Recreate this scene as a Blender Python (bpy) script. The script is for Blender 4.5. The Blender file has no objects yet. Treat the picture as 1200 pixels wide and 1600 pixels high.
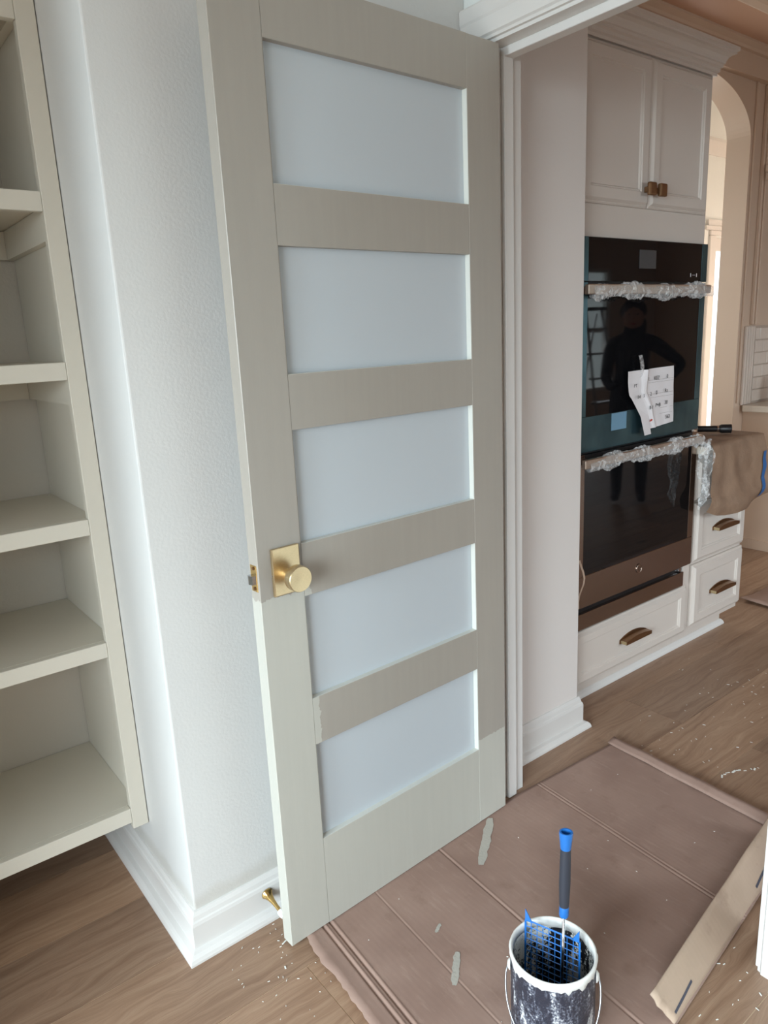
import bpy, bmesh, math, random
from mathutils import Vector, Matrix, Euler, noise
random.seed(7)
PI = math.pi
SC = bpy.context.scene
COL = SC.collection

# ------------------------------------------------------------------ camera
CAM = Vector((-1.4228, -1.3271, 1.3939))
F = Vector((0.5913775, 0.77143414, -0.23486595))
R = Vector((0.78584148, -0.6166578, -0.04675817))
U = Vector((0.18090277, 0.15691568, 0.9709025))
cd = bpy.data.cameras.new('camera')
cam = bpy.data.objects.new('camera', cd)
COL.objects.link(cam)
cd.sensor_fit = 'VERTICAL'
cd.sensor_height = 36.0
cd.lens = 1142.665 / 1600 * 36.0
cd.clip_start = 0.02
cam.matrix_world = Matrix(((R.x, U.x, -F.x, CAM.x), (R.y, U.y, -F.y, CAM.y), (R.z, U.z, -F.z, CAM.z), (0, 0, 0, 1)))
SC.camera = cam

# ------------------------------------------------------------------ world, lights, exposure
W = bpy.data.worlds.new('world')
SC.world = W
W.use_nodes = True
bg = W.node_tree.nodes['Background']
bg.inputs[0].default_value = (0.80, 0.94, 0.96, 1)
bg.inputs[1].default_value = 3.0


def area(name, loc, rot, sx, sy, power, col):
    l = bpy.data.lights.new(name, 'AREA')
    l.shape = 'RECTANGLE'
    l.size = sx
    l.size_y = sy
    l.energy = power
    l.color = col
    o = bpy.data.objects.new(name, l)
    o.location = loc
    o.rotation_euler = rot
    COL.objects.link(o)
    return o


# daylight at the pantry's window (wall x = -4.2): sky light falls in and down
a = area('pantry_window_daylight', (-4.12, -2.25, 1.30), (0, math.radians(-51), math.radians(20)), 1.9, 1.5, 160, (0.80, 0.925, 1.0))
a.data.spread = math.radians(110)
a = area('pantry_side_window_daylight', (-4.12, -0.85, 1.25), (0, math.radians(-68), 0), 1.9, 0.6, 58, (0.78, 0.925, 1.0))  # added lamp, brightens bevels and door reveals that face it
a.data.spread = math.radians(100)
# daylight at the windows of the wall across the kitchen (y = -4.2)
a = area('kitchen_window_daylight', (6.35, -4.12, 1.32), (math.radians(52), 0, 0), 1.2, 1.5, 60, (0.92, 0.96, 1.0))
a.data.spread = math.radians(110)
a = area('side_window_daylight', (1.9, -4.12, 1.4), (math.radians(56), 0, 0), 1.9, 1.5, 44, (0.84, 0.93, 1.0))
a.data.spread = math.radians(95)
# daylight at the glazed hall door
area('hall_door_daylight', (5.05, 1.92, 1.2), (math.radians(-75), 0, 0), 0.6, 1.5, 85, (0.92, 0.96, 1.0))
area('hall_window_daylight', (2.3, 1.92, 1.5), (math.radians(-90), 0, 0), 0.9, 1.3, 11, (1.0, 0.96, 0.92))  # added lamp, lifts the reveal of the arch

VS = SC.view_settings
VS.view_transform = 'Standard'
VS.look = 'None'
VS.gamma = 1.0
VS.use_curve_mapping = False
VS.exposure = -0.40
SC.cycles.max_bounces = 10
SC.cycles.diffuse_bounces = 6
SC.cycles.transmission_bounces = 8
SC.cycles.transparent_max_bounces = 12
SC.cycles.caustics_reflective = False
SC.cycles.caustics_refractive = False
SC.cycles.use_denoising = True


# ------------------------------------------------------------------ materials
def lin(r, g, b):
    f = lambda c: c / 12.92 if c <= 0.04045 else ((c + 0.055) / 1.055) ** 2.4
    return (f(r / 255), f(g / 255), f(b / 255), 1)


class NT:
    def __init__(s, name):
        s.m = bpy.data.materials.new(name)
        s.m.use_nodes = True
        s.t = s.m.node_tree
        s.b = s.t.nodes['Principled BSDF']

    def n(s, typ, **k):
        nd = s.t.nodes.new(typ)
        for a, v in k.items():
            if a.startswith('i_'):
                key = a[2:]
                key = int(key) if key.isdigit() else key.replace('_', ' ')
                nd.inputs[key].default_value = v
            else:
                setattr(nd, a, v)
        return nd

    def l(s, a, b):
        s.t.links.new(a, b)

    def pos(s):
        return s.n('ShaderNodeNewGeometry').outputs['Position']

    def noise(s, vec, scale, detail=3, rough=0.5):
        nd = s.n('ShaderNodeTexNoise')
        nd.inputs['Scale'].default_value = scale
        nd.inputs['Detail'].default_value = detail
        nd.inputs['Roughness'].default_value = rough
        s.l(vec, nd.inputs['Vector'])
        return nd.outputs['Fac']

    def ramp(s, fac, stops):
        nd = s.n('ShaderNodeValToRGB')
        e = nd.color_ramp.elements
        e[0].position, e[0].color = stops[0]
        e[1].position, e[1].color = stops[-1]
        for p, c in stops[1:-1]:
            x = e.new(p)
            x.color = c
        s.l(fac, nd.inputs[0])
        return nd.outputs[0]

    def math(s, op, a, b=None, clamp=False):
        nd = s.n('ShaderNodeMath', operation=op)
        nd.use_clamp = clamp
        for i, v in enumerate((a, b)):
            if v is None:
                continue
            if isinstance(v, (int, float)):
                nd.inputs[i].default_value = v
            else:
                s.l(v, nd.inputs[i])
        return nd.outputs[0]

    def mix(s, fac, a, b, mode='MIX'):
        nd = s.n('ShaderNodeMix', data_type='RGBA', blend_type=mode)
        for sock, v in ((nd.inputs[0], fac), (nd.inputs[6], a), (nd.inputs[7], b)):
            if isinstance(v, (int, float)):
                sock.default_value = v
            elif isinstance(v, tuple):
                sock.default_value = v
            else:
                s.l(v, sock)
        return nd.outputs[2]

    def bump(s, h, strength=0.2, dist=0.002):
        nd = s.n('ShaderNodeBump')
        nd.inputs['Strength'].default_value = strength
        nd.inputs['Distance'].default_value = dist
        s.l(h, nd.inputs['Height'])
        s.l(nd.outputs[0], s.b.inputs['Normal'])

    def scale(s, vec, sc):
        nd = s.n('ShaderNodeMapping')
        nd.inputs['Scale'].default_value = sc
        s.l(vec, nd.inputs['Vector'])
        return nd.outputs[0]

    def set(s, rough=None, metal=None, col=None, spec=None):
        if rough is not None: s.b.inputs['Roughness'].default_value = rough
        if metal is not None: s.b.inputs['Metallic'].default_value = metal
        if col is not None: s.b.inputs['Base Color'].default_value = col
        if spec is not None: s.b.inputs['Specular IOR Level'].default_value = spec


def paint(name, c, rough=0.5, bscale=60, bstr=0.05, var=0.03, bdist=0.002, stretch=(1, 1, 1)):
    k = NT(name)
    p = k.scale(k.pos(), stretch)
    f = k.noise(p, 3.0, 3)
    c2 = tuple(x * (1 - var * 2) for x in c[:3]) + (1,)
    k.l(k.ramp(f, [(0.3, c2), (0.7, c)]), k.b.inputs['Base Color'])
    k.bump(k.noise(p, bscale, 4), bstr, bdist)
    k.set(rough=rough)
    return k.m


def metal(name, c, rough=0.3, stretch=(1, 1, 1), bstr=0.03, bscale=200):
    k = NT(name)
    p = k.scale(k.pos(), stretch)
    f = k.noise(p, bscale, 2)
    c2 = tuple(x * 0.88 for x in c[:3]) + (1,)
    k.l(k.ramp(f, [(0.3, c2), (0.7, c)]), k.b.inputs['Base Color'])
    k.bump(f, bstr, 0.0005)
    k.set(rough=rough, metal=1.0)
    return k.m


M = {}
M['wall'] = paint('wall_paint', lin(226, 226, 223), 0.6, 150, 0.28, 0.01, 0.003)
def mk_column():
    k = NT('column_wall_paint')
    p = k.pos()
    sp = k.n('ShaderNodeSeparateXYZ')
    k.l(p, sp.inputs[0])
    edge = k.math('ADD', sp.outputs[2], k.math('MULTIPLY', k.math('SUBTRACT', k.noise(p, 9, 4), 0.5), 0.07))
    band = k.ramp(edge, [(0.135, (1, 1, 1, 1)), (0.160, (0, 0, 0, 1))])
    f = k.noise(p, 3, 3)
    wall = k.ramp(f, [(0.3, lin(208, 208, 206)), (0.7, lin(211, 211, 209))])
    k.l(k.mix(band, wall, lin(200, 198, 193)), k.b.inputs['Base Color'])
    k.bump(k.noise(p, 150, 4), 0.16, 0.003)
    k.set(rough=0.6)
    return k.m
M['column'] = mk_column()
M['wall_smooth'] = paint('wall_paint_smooth', lin(224, 228, 226), 0.5, 70, 0.05, 0.01)
M['wall_kitchen'] = paint('kitchen_wall_paint', lin(222, 216, 212), 0.55, 120, 0.10, 0.01)
M['wall_tan'] = paint('tan_wall_paint', lin(214, 192, 172), 0.55, 120, 0.10, 0.01)
M['trim'] = paint('trim_white_paint', lin(216, 214, 211), 0.32, 25, 0.04, 0.01)
M['ceiling'] = paint('ceiling_paint', lin(224, 214, 206), 0.7, 160, 0.2, 0.01)
M['ceiling_tan'] = paint('tan_ceiling_paint', lin(208, 172, 148), 0.7, 160, 0.1, 0.01)
M['cabinet'] = paint('cabinet_paint', lin(207, 198, 190), 0.35, 30, 0.03, 0.01)
M['shelf'] = paint('shelf_greige_paint', lin(211, 206, 193), 0.33, 18, 0.05, 0.015)
M['shelf_back'] = paint('shelf_back_textured_paint', lin(206, 200, 190), 0.4, 130, 0.35, 0.015, 0.003)
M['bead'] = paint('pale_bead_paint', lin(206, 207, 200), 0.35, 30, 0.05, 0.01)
M['brass'] = metal('brushed_brass', lin(226, 204, 164), 0.36, (1, 1, 6))
M['brass_bright'] = metal('polished_brass', lin(205, 172, 110), 0.22)
M['bronze'] = metal('aged_bronze', lin(150, 116, 86), 0.38, bscale=90)
M['bronze_edge'] = metal('bronze_worn_edge', lin(205, 188, 150), 0.35)
M['chrome'] = metal('chrome', lin(210, 212, 216), 0.12)
M['steel'] = metal('brushed_stainless', lin(168, 152, 142), 0.22, (1, 1, 25), 0.05, 60)
M['handle_steel'] = metal('handle_stainless', lin(214, 200, 186), 0.35, (25, 1, 1), 0.03, 40)
M['white_rubber'] = paint('white_rubber', lin(235, 235, 232), 0.5)
M['black'] = paint('black_plastic', lin(22, 22, 24), 0.4)
M['navy'] = paint('dark_navy_rubber', lin(44, 47, 57), 0.6, 200, 0.1)
M['blue'] = paint('blue_plastic', lin(34, 104, 178), 0.35)
M['tape_blue'] = paint('blue_masking_tape', lin(40, 92, 150), 0.6)
M['counter'] = paint('pale_stone', lin(224, 214, 200), 0.25, 30, 0.02, 0.05)
M['tile'] = paint('glazed_tile', lin(226, 216, 206), 0.10, 14, 0.35, 0.02, 0.01)
M['grout'] = paint('grout', lin(196, 180, 166), 0.8)
M['seam'] = paint('plank_seam', lin(190, 166, 140), 0.7)  # pale colour stands in for the highlight on the plank bevels
M['flake'] = paint('white_paint_flake', lin(238, 238, 232), 0.6)
M['smear'] = paint('dried_paint_smear', lin(188, 184, 174), 0.6, 120, 0.5, 0.10)
M['ink'] = paint('black_ink', lin(28, 28, 30), 0.6)
M['red_ink'] = paint('red_ink', lin(190, 60, 40), 0.6)
M['line_ink'] = paint('grey_ink', lin(150, 142, 140), 0.6)
M['cloth'] = paint('dark_cloth', lin(30, 30, 34), 0.8, 300, 0.2)
M['denim'] = paint('dark_denim', lin(34, 38, 48), 0.8, 300, 0.2)
M['skin'] = paint('skin', lin(190, 140, 116), 0.5)
M['hair'] = paint('dark_hair', lin(30, 22, 18), 0.5, 200, 0.4, stretch=(8, 8, 1))
M['ladder'] = metal('ladder_aluminium', lin(170, 172, 176), 0.4)
M['marker'] = paint('blue_grey_marker_ink', lin(70, 72, 86), 0.7)


def mk_glass_black():
    k = NT('black_oven_glass')
    k.set(rough=0.03, col=(0.005, 0.005, 0.006, 1), spec=0.42)
    f = k.noise(k.pos(), 6, 2)
    k.l(k.math('MULTIPLY', f, 0.06), k.b.inputs['Roughness'])
    return k.m


def mk_film():
    k = NT('blue_green_protective_film')
    f = k.noise(k.scale(k.pos(), (2, 2, 1)), 5, 4)
    k.l(k.ramp(f, [(0.3, lin(62, 88, 98)), (0.7, lin(92, 124, 132))]), k.b.inputs['Base Color'])
    k.bump(k.noise(k.pos(), 30, 3), 0.15, 0.002)
    k.set(rough=0.22, metal=0.75)
    return k.m


def mk_frost():
    k = NT('frosted_glass')
    f = k.noise(k.pos(), 2.0, 2)
    k.l(k.ramp(f, [(0.2, lin(200, 208, 214)), (0.8, lin(205, 213, 219))]), k.b.inputs['Base Color'])
    k.set(rough=0.38, spec=0.55)
    k.b.inputs['Transmission Weight'].default_value = 0.15
    k.bump(k.noise(k.pos(), 900, 2), 0.04, 0.0005)
    return k.m


def mk_plastic():
    k = NT('clear_plastic_wrap')
    k.set(rough=0.10, col=(0.9, 0.9, 0.9, 1), spec=1.0)
    f = k.noise(k.pos(), 55, 4, 0.65)
    k.bump(f, 0.9, 0.01)
    tr = k.n('ShaderNodeBsdfTransparent')
    lw = k.n('ShaderNodeLayerWeight')
    lw.inputs[0].default_value = 0.35
    crease = k.ramp(f, [(0.48, (0, 0, 0, 1)), (0.60, (1, 1, 1, 1))])
    fac = k.math('ADD', k.math('MULTIPLY', lw.outputs['Facing'], 0.30), k.math('MULTIPLY', crease, 0.35), True)
    mx = k.n('ShaderNodeMixShader')
    out = [n for n in k.t.nodes if n.type == 'OUTPUT_MATERIAL'][0]
    k.l(k.math('ADD', fac, 0.13, True), mx.inputs[0])
    k.l(tr.outputs[0], mx.inputs[1])
    k.l(k.b.outputs[0], mx.inputs[2])
    k.l(mx.outputs[0], out.inputs[0])
    return k.m


def mk_clear():
    k = NT('clear_window_glass')
    k.set(rough=0.0, col=(1, 1, 1, 1))
    f = k.noise(k.pos(), 3, 2)
    k.bump(f, 0.01, 0.001)
    tr = k.n('ShaderNodeBsdfTransparent')
    mx = k.n('ShaderNodeMixShader')
    mx.inputs[0].default_value = 0.08
    out = [n for n in k.t.nodes if n.type == 'OUTPUT_MATERIAL'][0]
    k.l(tr.outputs[0], mx.inputs[1])
    k.l(k.b.outputs[0], mx.inputs[2])
    k.l(mx.outputs[0], out.inputs[0])
    return k.m


def mk_door():
    """greige door paint; a fresh, paler coat brushed over the lower part (object coords of the door)"""
    k = NT('door_greige_paint')
    tc = k.n('ShaderNodeTexCoord')
    tc.object = bpy.data.objects['door_1']
    o = tc.outputs['Object']
    sp = k.n('ShaderNodeSeparateXYZ')
    k.l(o, sp.inputs[0])
    s, z = sp.outputs[0], sp.outputs[2]
    nz = k.math('SUBTRACT', k.noise(k.scale(o, (22, 22, 22)), 3.0, 3), 0.5)
    zz = k.math('ADD', z, k.math('MULTIPLY', nz, 0.03))
    ss = k.math('ADD', s, k.math('MULTIPLY', nz, 0.022))
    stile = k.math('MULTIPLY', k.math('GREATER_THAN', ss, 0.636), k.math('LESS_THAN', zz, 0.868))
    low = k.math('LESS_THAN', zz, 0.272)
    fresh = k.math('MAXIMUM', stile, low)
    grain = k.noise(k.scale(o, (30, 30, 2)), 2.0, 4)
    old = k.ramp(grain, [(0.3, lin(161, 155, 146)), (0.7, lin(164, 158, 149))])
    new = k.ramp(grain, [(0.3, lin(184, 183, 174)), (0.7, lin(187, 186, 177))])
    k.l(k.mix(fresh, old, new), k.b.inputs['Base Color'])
    k.bump(k.noise(k.scale(o, (40, 40, 3)), 4.0, 4), 0.08, 0.002)
    k.set(rough=0.38)
    return k.m


def mk_plank():
    k = NT('oak_plank')
    oi = k.n('ShaderNodeObjectInfo').outputs['Random']
    cmb = k.n('ShaderNodeCombineXYZ')
    k.l(k.math('MULTIPLY', oi, 37.0), cmb.inputs[0])
    k.l(k.math('MULTIPLY', oi, 91.0), cmb.inputs[1])
    va = k.n('ShaderNodeVectorMath', operation='ADD')
    k.l(k.pos(), va.inputs[0])
    k.l(cmb.outputs[0], va.inputs[1])
    p = va.outputs[0]
    wob = k.noise(k.scale(p, (1.5, 5, 1)), 2.0, 3)
    wadd = k.n('ShaderNodeCombineXYZ')
    k.l(k.math('MULTIPLY', k.math('SUBTRACT', wob, 0.5), 0.10), wadd.inputs[1])
    vb = k.n('ShaderNodeVectorMath', operation='ADD')
    k.l(p, vb.inputs[0]); k.l(wadd.outputs[0], vb.inputs[1])
    grain = k.noise(k.scale(vb.outputs[0], (0.9, 22, 1)), 2.2, 6, 0.60)
    fine = k.noise(k.scale(vb.outputs[0], (5, 150, 1)), 3.0, 4, 0.6)
    base = k.ramp(grain, [(0.30, lin(138, 108, 87)), (0.5, lin(160, 130, 107)), (0.72, lin(175, 147, 123))])
    base = k.mix(k.math('MULTIPLY', k.math('SUBTRACT', fine, 0.42), 1.3, True), base, lin(120, 92, 72))
    vor = k.n('ShaderNodeTexVoronoi')
    vor.inputs['Scale'].default_value = 1.0
    k.l(k.scale(p, (1.6, 4.2, 1)), vor.inputs['Vector'])
    dist = k.math('ADD', vor.outputs['Distance'], k.math('MULTIPLY', k.math('SUBTRACT', fine, 0.5), 0.10))
    knot = k.ramp(dist, [(0.02, (1, 1, 1, 1)), (0.12, (0, 0, 0, 1))])
    base = k.mix(k.math('MULTIPLY', knot, 0.8), base, lin(72, 52, 40))
    tone = k.ramp(oi, [(0.0, (0.78, 0.78, 0.79, 1)), (0.35, (0.88, 0.87, 0.86, 1)), (0.7, (1, 1, 1, 1)), (1.0, (1.12, 1.10, 1.06, 1))])
    k.l(k.mix(1.0, base, tone, 'MULTIPLY'), k.b.inputs['Base Color'])
    k.bump(grain, 0.06, 0.002)
    k.set(rough=0.42)
    return k.m


def mk_card(name, c1, c2, rough=0.75):
    k = NT(name)
    p = k.pos()
    f = k.noise(p, 5.0, 4)
    base = k.ramp(f, [(0.3, c1), (0.7, c2)])
    fine = k.noise(k.scale(p, (4, 1, 1)), 60, 2)
    base = k.mix(k.math('MULTIPLY', fine, 0.18), base, tuple(x * 0.7 for x in c1[:3]) + (1,))
    vor = k.n('ShaderNodeTexVoronoi')
    vor.inputs['Scale'].default_value = 4.2
    k.l(p, vor.inputs['Vector'])
    spot = k.ramp(k.math('ADD', vor.outputs['Distance'], k.math('MULTIPLY', f, 0.12)), [(0.10, (1, 1, 1, 1)), (0.16, (0, 0, 0, 1))])
    base = k.mix(k.math('MULTIPLY', spot, 0.28), base, lin(104, 78, 62))
    scuff = k.noise(k.scale(p, (14, 2.5, 1)), 4.0, 5, 0.7)
    base = k.mix(k.ramp(scuff, [(0.55, (0, 0, 0, 1)), (0.75, (0.35, 0.35, 0.35, 1))]), base, lin(182, 158, 144))
    stain = k.noise(p, 11.0, 5, 0.65)
    base = k.mix(k.ramp(stain, [(0.58, (0, 0, 0, 1)), (0.72, (0.30, 0.30, 0.30, 1))]), base, lin(112, 84, 68))
    k.l(base, k.b.inputs['Base Color'])
    wv = k.n('ShaderNodeTexWave')
    wv.inputs['Scale'].default_value = 22
    wv.inputs['Distortion'].default_value = 0.3
    k.l(p, wv.inputs['Vector'])
    k.bump(wv.outputs['Fac'], 0.025, 0.002)
    k.set(rough=rough)
    return k.m


def mk_paper():
    k = NT('kraft_paper')
    p = k.pos()
    f = k.noise(p, 9.0, 5)
    k.l(k.ramp(f, [(0.3, lin(128, 103, 84)), (0.7, lin(146, 119, 97))]), k.b.inputs['Base Color'])
    k.bump(k.noise(p, 16, 5, 0.6), 0.6, 0.010)
    k.set(rough=0.7)
    return k.m


def mk_can(inside=False):
    k = NT('paint_spattered_can_inside' if inside else 'paint_spattered_can')
    tc = k.n('ShaderNodeTexCoord').outputs['Object']
    p = k.scale(tc, (1, 1, 0.35))
    f = k.noise(p, 20 if inside else 34, 6, 0.7)
    g = k.noise(tc, 210, 3, 0.6)
    sp = k.n('ShaderNodeSeparateXYZ')
    k.l(tc, sp.inputs[0])
    top = k.math('MULTIPLY', k.math('SUBTRACT', sp.outputs[2], 0.150 if not inside else 0.125), 11.0 if not inside else 9.0, True)
    a = k.math('ADD', k.math('ADD', f, k.math('MULTIPLY', k.math('SUBTRACT', g, 0.5), 0.5)), k.math('MULTIPLY', top, 0.20 if not inside else 0.13))
    if inside:
        col = k.ramp(a, [(0.54, lin(26, 26, 30)), (0.57, lin(205, 205, 200)), (0.8, lin(228, 228, 222))])
    else:
        col = k.ramp(a, [(0.48, lin(44, 46, 58)), (0.58, lin(98, 102, 116)), (0.66, lin(210, 212, 214)), (0.8, lin(230, 230, 228))])
    k.l(col, k.b.inputs['Base Color'])
    k.bump(a, 0.4, 0.003)
    k.set(rough=0.45)
    return k.m


M['oven_glass'] = mk_glass_black()
M['film'] = mk_film()
M['frost'] = mk_frost()
M['plastic'] = mk_plastic()
M['clear'] = mk_clear()
M['plank'] = mk_plank()
M['card'] = mk_card('brown_cardboard', lin(143, 116, 104), lin(163, 136, 123))
M['card_edge'] = mk_card('pale_cardboard_face', lin(176, 154, 134), lin(190, 166, 146))
M['kraft'] = mk_paper()
M['note'] = paint('white_paper', lin(226, 222, 224), 0.7, 30, 0.1)
M['sticker'] = paint('pale_blue_film_label', lin(110, 150, 176), 0.3)  # colours of the two reflections painted on the oven
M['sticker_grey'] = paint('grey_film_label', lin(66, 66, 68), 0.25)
M['can'] = mk_can()
M['can_in'] = mk_can(True)
M['paint_white'] = paint('dried_white_paint', lin(228, 228, 224), 0.45, 90, 0.5, 0.04)
M['paint_dark'] = paint('dark_wet_paint', lin(16, 16, 18), 0.2)


# ------------------------------------------------------------------ mesh helpers
class MB:
    def __init__(s):
        s.bm = bmesh.new()

    def box(s, x0, x1, y0, y1, z0, z1, bev=0.0, seg=1):
        vs = [s.bm.verts.new(p) for p in ((x0, y0, z0), (x1, y0, z0), (x1, y1, z0), (x0, y1, z0), (x0, y0, z1), (x1, y0, z1), (x1, y1, z1), (x0, y1, z1))]
        fs = [s.bm.faces.new([vs[i] for i in f]) for f in ((0, 3, 2, 1), (4, 5, 6, 7), (0, 1, 5, 4), (1, 2, 6, 5), (2, 3, 7, 6), (3, 0, 4, 7))]
        if bev > 0:
            es = list({e for f in fs for e in f.edges})
            bmesh.ops.bevel(s.bm, geom=es, offset=bev, segments=seg, affect='EDGES', profile=0.6)
        return s

    def poly(s, pts, d):
        """closed outline extruded by vector d"""
        d = Vector(d)
        a = [s.bm.verts.new(p) for p in pts]
        b = [s.bm.verts.new(Vector(p) + d) for p in pts]
        n = len(pts)
        s.bm.faces.new(a[::-1])
        s.bm.faces.new(b)
        for i in range(n):
            s.bm.faces.new((a[i], a[(i + 1) % n], b[(i + 1) % n], b[i]))
        return s

    def sweep(s, rings, close=True, cap=True):
        vr = [[s.bm.verts.new(p) for p in r] for r in rings]
        n = len(rings[0])
        for i in range(len(vr) - 1):
            for j in range(n if close else n - 1):
                s.bm.faces.new((vr[i][j], vr[i][(j + 1) % n], vr[i + 1][(j + 1) % n], vr[i + 1][j]))
        if cap and close:
            s.bm.faces.new(vr[0][::-1])
            s.bm.faces.new(vr[-1])
        return s

    def tube(s, pts, rad, n=8, cap=True):
        pts = [Vector(p) for p in pts]
        rings = []
        up = Vector((0, 0, 1))
        for i, p in enumerate(pts):
            t = (pts[min(i + 1, len(pts) - 1)] - pts[max(i - 1, 0)]).normalized()
            ref = up if abs(t.dot(up)) < 0.95 else Vector((1, 0, 0))
            a = t.cross(ref).normalized()
            b = a.cross(t)
            r = rad[i] if isinstance(rad, (list, tuple)) else rad
            rings.append([p + a * (r * math.cos(2 * PI * k / n)) + b * (r * math.sin(2 * PI * k / n)) for k in range(n)])
        return s.sweep(rings, True, cap)

    def lathe(s, prof, mat, n=32, cap=True):
        """prof: (r, h) list; mat maps local (x,y,h) to the frame"""
        rings = [[mat @ Vector((r * math.cos(2 * PI * k / n), r * math.sin(2 * PI * k / n), h)) for k in range(n)] for r, h in prof]
        return s.sweep(rings, True, cap)

    def grid(s, nx, ny, fn):
        vs = [[s.bm.verts.new(fn(i / nx, j / ny)) for j in range(ny + 1)] for i in range(nx + 1)]
        for i in range(nx):
            for j in range(ny):
                s.bm.faces.new((vs[i][j], vs[i + 1][j], vs[i + 1][j + 1], vs[i][j + 1]))
        return s


WL = {}


def reg(o, c):
    WL[o.name] = Vector(c)


def build(name, mb, mat, parent=None, smooth=False, angle=None):
    """link ONE mesh object; its origin goes to the middle of its base"""
    bm = mb.bm
    bmesh.ops.recalc_face_normals(bm, faces=bm.faces)
    me = bpy.data.meshes.new(name)
    bm.to_mesh(me)
    bm.free()
    xs = [v.co for v in me.vertices]
    lo = Vector((min(v.x for v in xs), min(v.y for v in xs), min(v.z for v in xs)))
    hi = Vector((max(v.x for v in xs), max(v.y for v in xs), max(v.z for v in xs)))
    c = Vector(((lo.x + hi.x) / 2, (lo.y + hi.y) / 2, lo.z))
    me.transform(Matrix.Translation(-c))
    if smooth:
        for p in me.polygons:
            p.use_smooth = True
        if angle:
            me.set_sharp_from_angle(angle=math.radians(angle))
    me.materials.append(M[mat] if isinstance(mat, str) else mat)
    o = bpy.data.objects.new(name, me)
    COL.objects.link(o)
    if parent:
        o.parent = parent
        o.location = c - WL[parent.name]
    else:
        o.location = c
    reg(o, c)
    return o


def empty(name, loc, rot=None):
    o = bpy.data.objects.new(name, None)
    o.empty_display_size = 0.1
    COL.objects.link(o)
    o.location = loc
    if rot:
        o.rotation_euler = rot
        reg(o, (0, 0, 0))
    else:
        reg(o, loc)
    return o


def tag(o, label=None, cat=None, group=None, kind=None):
    if label: o['label'] = label
    if cat: o['category'] = cat
    if group: o['group'] = group
    if kind: o['kind'] = kind
    return o


def struct(o, label=None):
    o['kind'] = 'structure'
    if label: o['label'] = label
    return o


def B(*a, **k):
    return MB().box(*a, **k)


def text_part(name, txt, loc, size, parent, mat, xdir, zdir):
    """flat lettering turned into a thin mesh; loc in frame coordinates"""
    cu = bpy.data.curves.new(name, 'FONT')
    cu.body = txt
    cu.size = size
    cu.align_x = 'CENTER'
    cu.extrude = 0.0002
    cu.resolution_u = 2
    t = bpy.data.objects.new(name + '_curve', cu)
    COL.objects.link(t)
    dg = bpy.context.evaluated_depsgraph_get()
    me = bpy.data.meshes.new_from_object(t.evaluated_get(dg))
    bpy.data.objects.remove(t)
    xd, zd = Vector(xdir).normalized(), Vector(zdir).normalized()
    nd = xd.cross(zd)
    m = Matrix(((xd.x, zd.x, nd.x, 0), (xd.y, zd.y, nd.y, 0), (xd.z, zd.z, nd.z, 0), (0, 0, 0, 1)))
    me.transform(m)
    me.materials.clear()
    me.materials.append(M[mat])
    o = bpy.data.objects.new(name, me)
    COL.objects.link(o)
    o.parent = parent
    o.location = Vector(loc) - WL[parent.name]
    reg(o, loc)
    return o


# ================================================================== THE SETTING
CZ = 2.767           # ceiling height
XW, YW = -0.930, 0.113   # column corner
YA = 0.85            # wall with the arch
# floor with planks
PW = 0.2345
fl = struct(build('floor', MB().box(-4.3, 0.117, -5.7, 1.0, -0.06, -0.0012).box(0.117, 8.1, -4.3, 3.3, -0.06, -0.0012), 'seam'), 'floor of wide greyish brown oak planks')
pm = None
rows = range(-28, 12)
for r in rows:
    y0 = 0.613 + (r - 1) * PW
    y1 = y0 + PW
    if y1 > 3.25 or y0 < -5.65:
        continue
    rx = random.Random(r * 13 + 5)
    xa, xb = (-4.2, 8.0)
    if y0 < -4.3:
        xb = 0.0
    if y0 > 0.7:
        xa = 0.5
    if y0 > 1.2:
        xa = 1.5
    if y0 > 2.0:
        xa = 3.6
    x = xa - rx.uniform(0, 1.6)
    cuts = [xa]
    while x < xb:
        x += rx.uniform(1.5, 2.4)
        if xa + 0.1 < x < xb - 0.1:
            cuts.append(x)
    if abs(y0 - (-0.0905)) < 0.02:
        cuts = [xa, -1.9, -0.55, 0.82, 1.95, 3.5, 5.2, 6.7]
    cuts.append(xb)
    for a, b in zip(cuts[:-1], cuts[1:]):
        if pm is None:
            k = MB().box(-0.5, 0.5, -0.5, 0.5, 0, 1)
            pm = bpy.data.meshes.new('plank')
            k.bm.to_mesh(pm)
            k.bm.free()
            pm.materials.append(M['plank'])
        o = bpy.data.objects.new('plank', pm)
        COL.objects.link(o)
        o.parent = fl
        o.location = Vector(((a + b) / 2, (y0 + y1) / 2, -0.0012)) - WL['floor']
        o.scale = (b - a - 0.0016, PW - 0.0022, 0.0012)

# column between the shelf alcove and the doorway
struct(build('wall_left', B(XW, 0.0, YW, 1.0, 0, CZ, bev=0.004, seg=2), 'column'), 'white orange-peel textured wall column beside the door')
# alcove behind the shelf
struct(build('wall_back', MB().box(-1.752, XW, 0.775, 0.875, 0, CZ), 'shelf_back'), 'painted wall behind the built-in shelf')
struct(build('wall_alcove', B(-4.2, -1.752, -0.08, 0.875, 0, CZ), 'wall'), 'white wall left of the built-in shelf, outside the view')
# doorway wall: both sides and above
dw = MB().box(0.0, 0.117, -5.6, -0.775, 0, CZ).box(0.0, 0.117, -0.775, 0.06, 2.075, CZ).box(0.0, 0.117, 0.06, 0.113, 0, CZ).box(0.0, 0.117, 0.113, 1.0, 0, CZ)
struct(build('wall_doorway', dw, 'wall_smooth'), 'white wall that holds the doorway to the kitchen')
# kitchen return wall beside the ovens
struct(build('wall_kitchen', B(0.117, 0.530, 0.147, 1.0, 0, CZ, bev=0.003), 'wall_kitchen'), 'pale kitchen wall between the doorway and the ovens')
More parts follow.
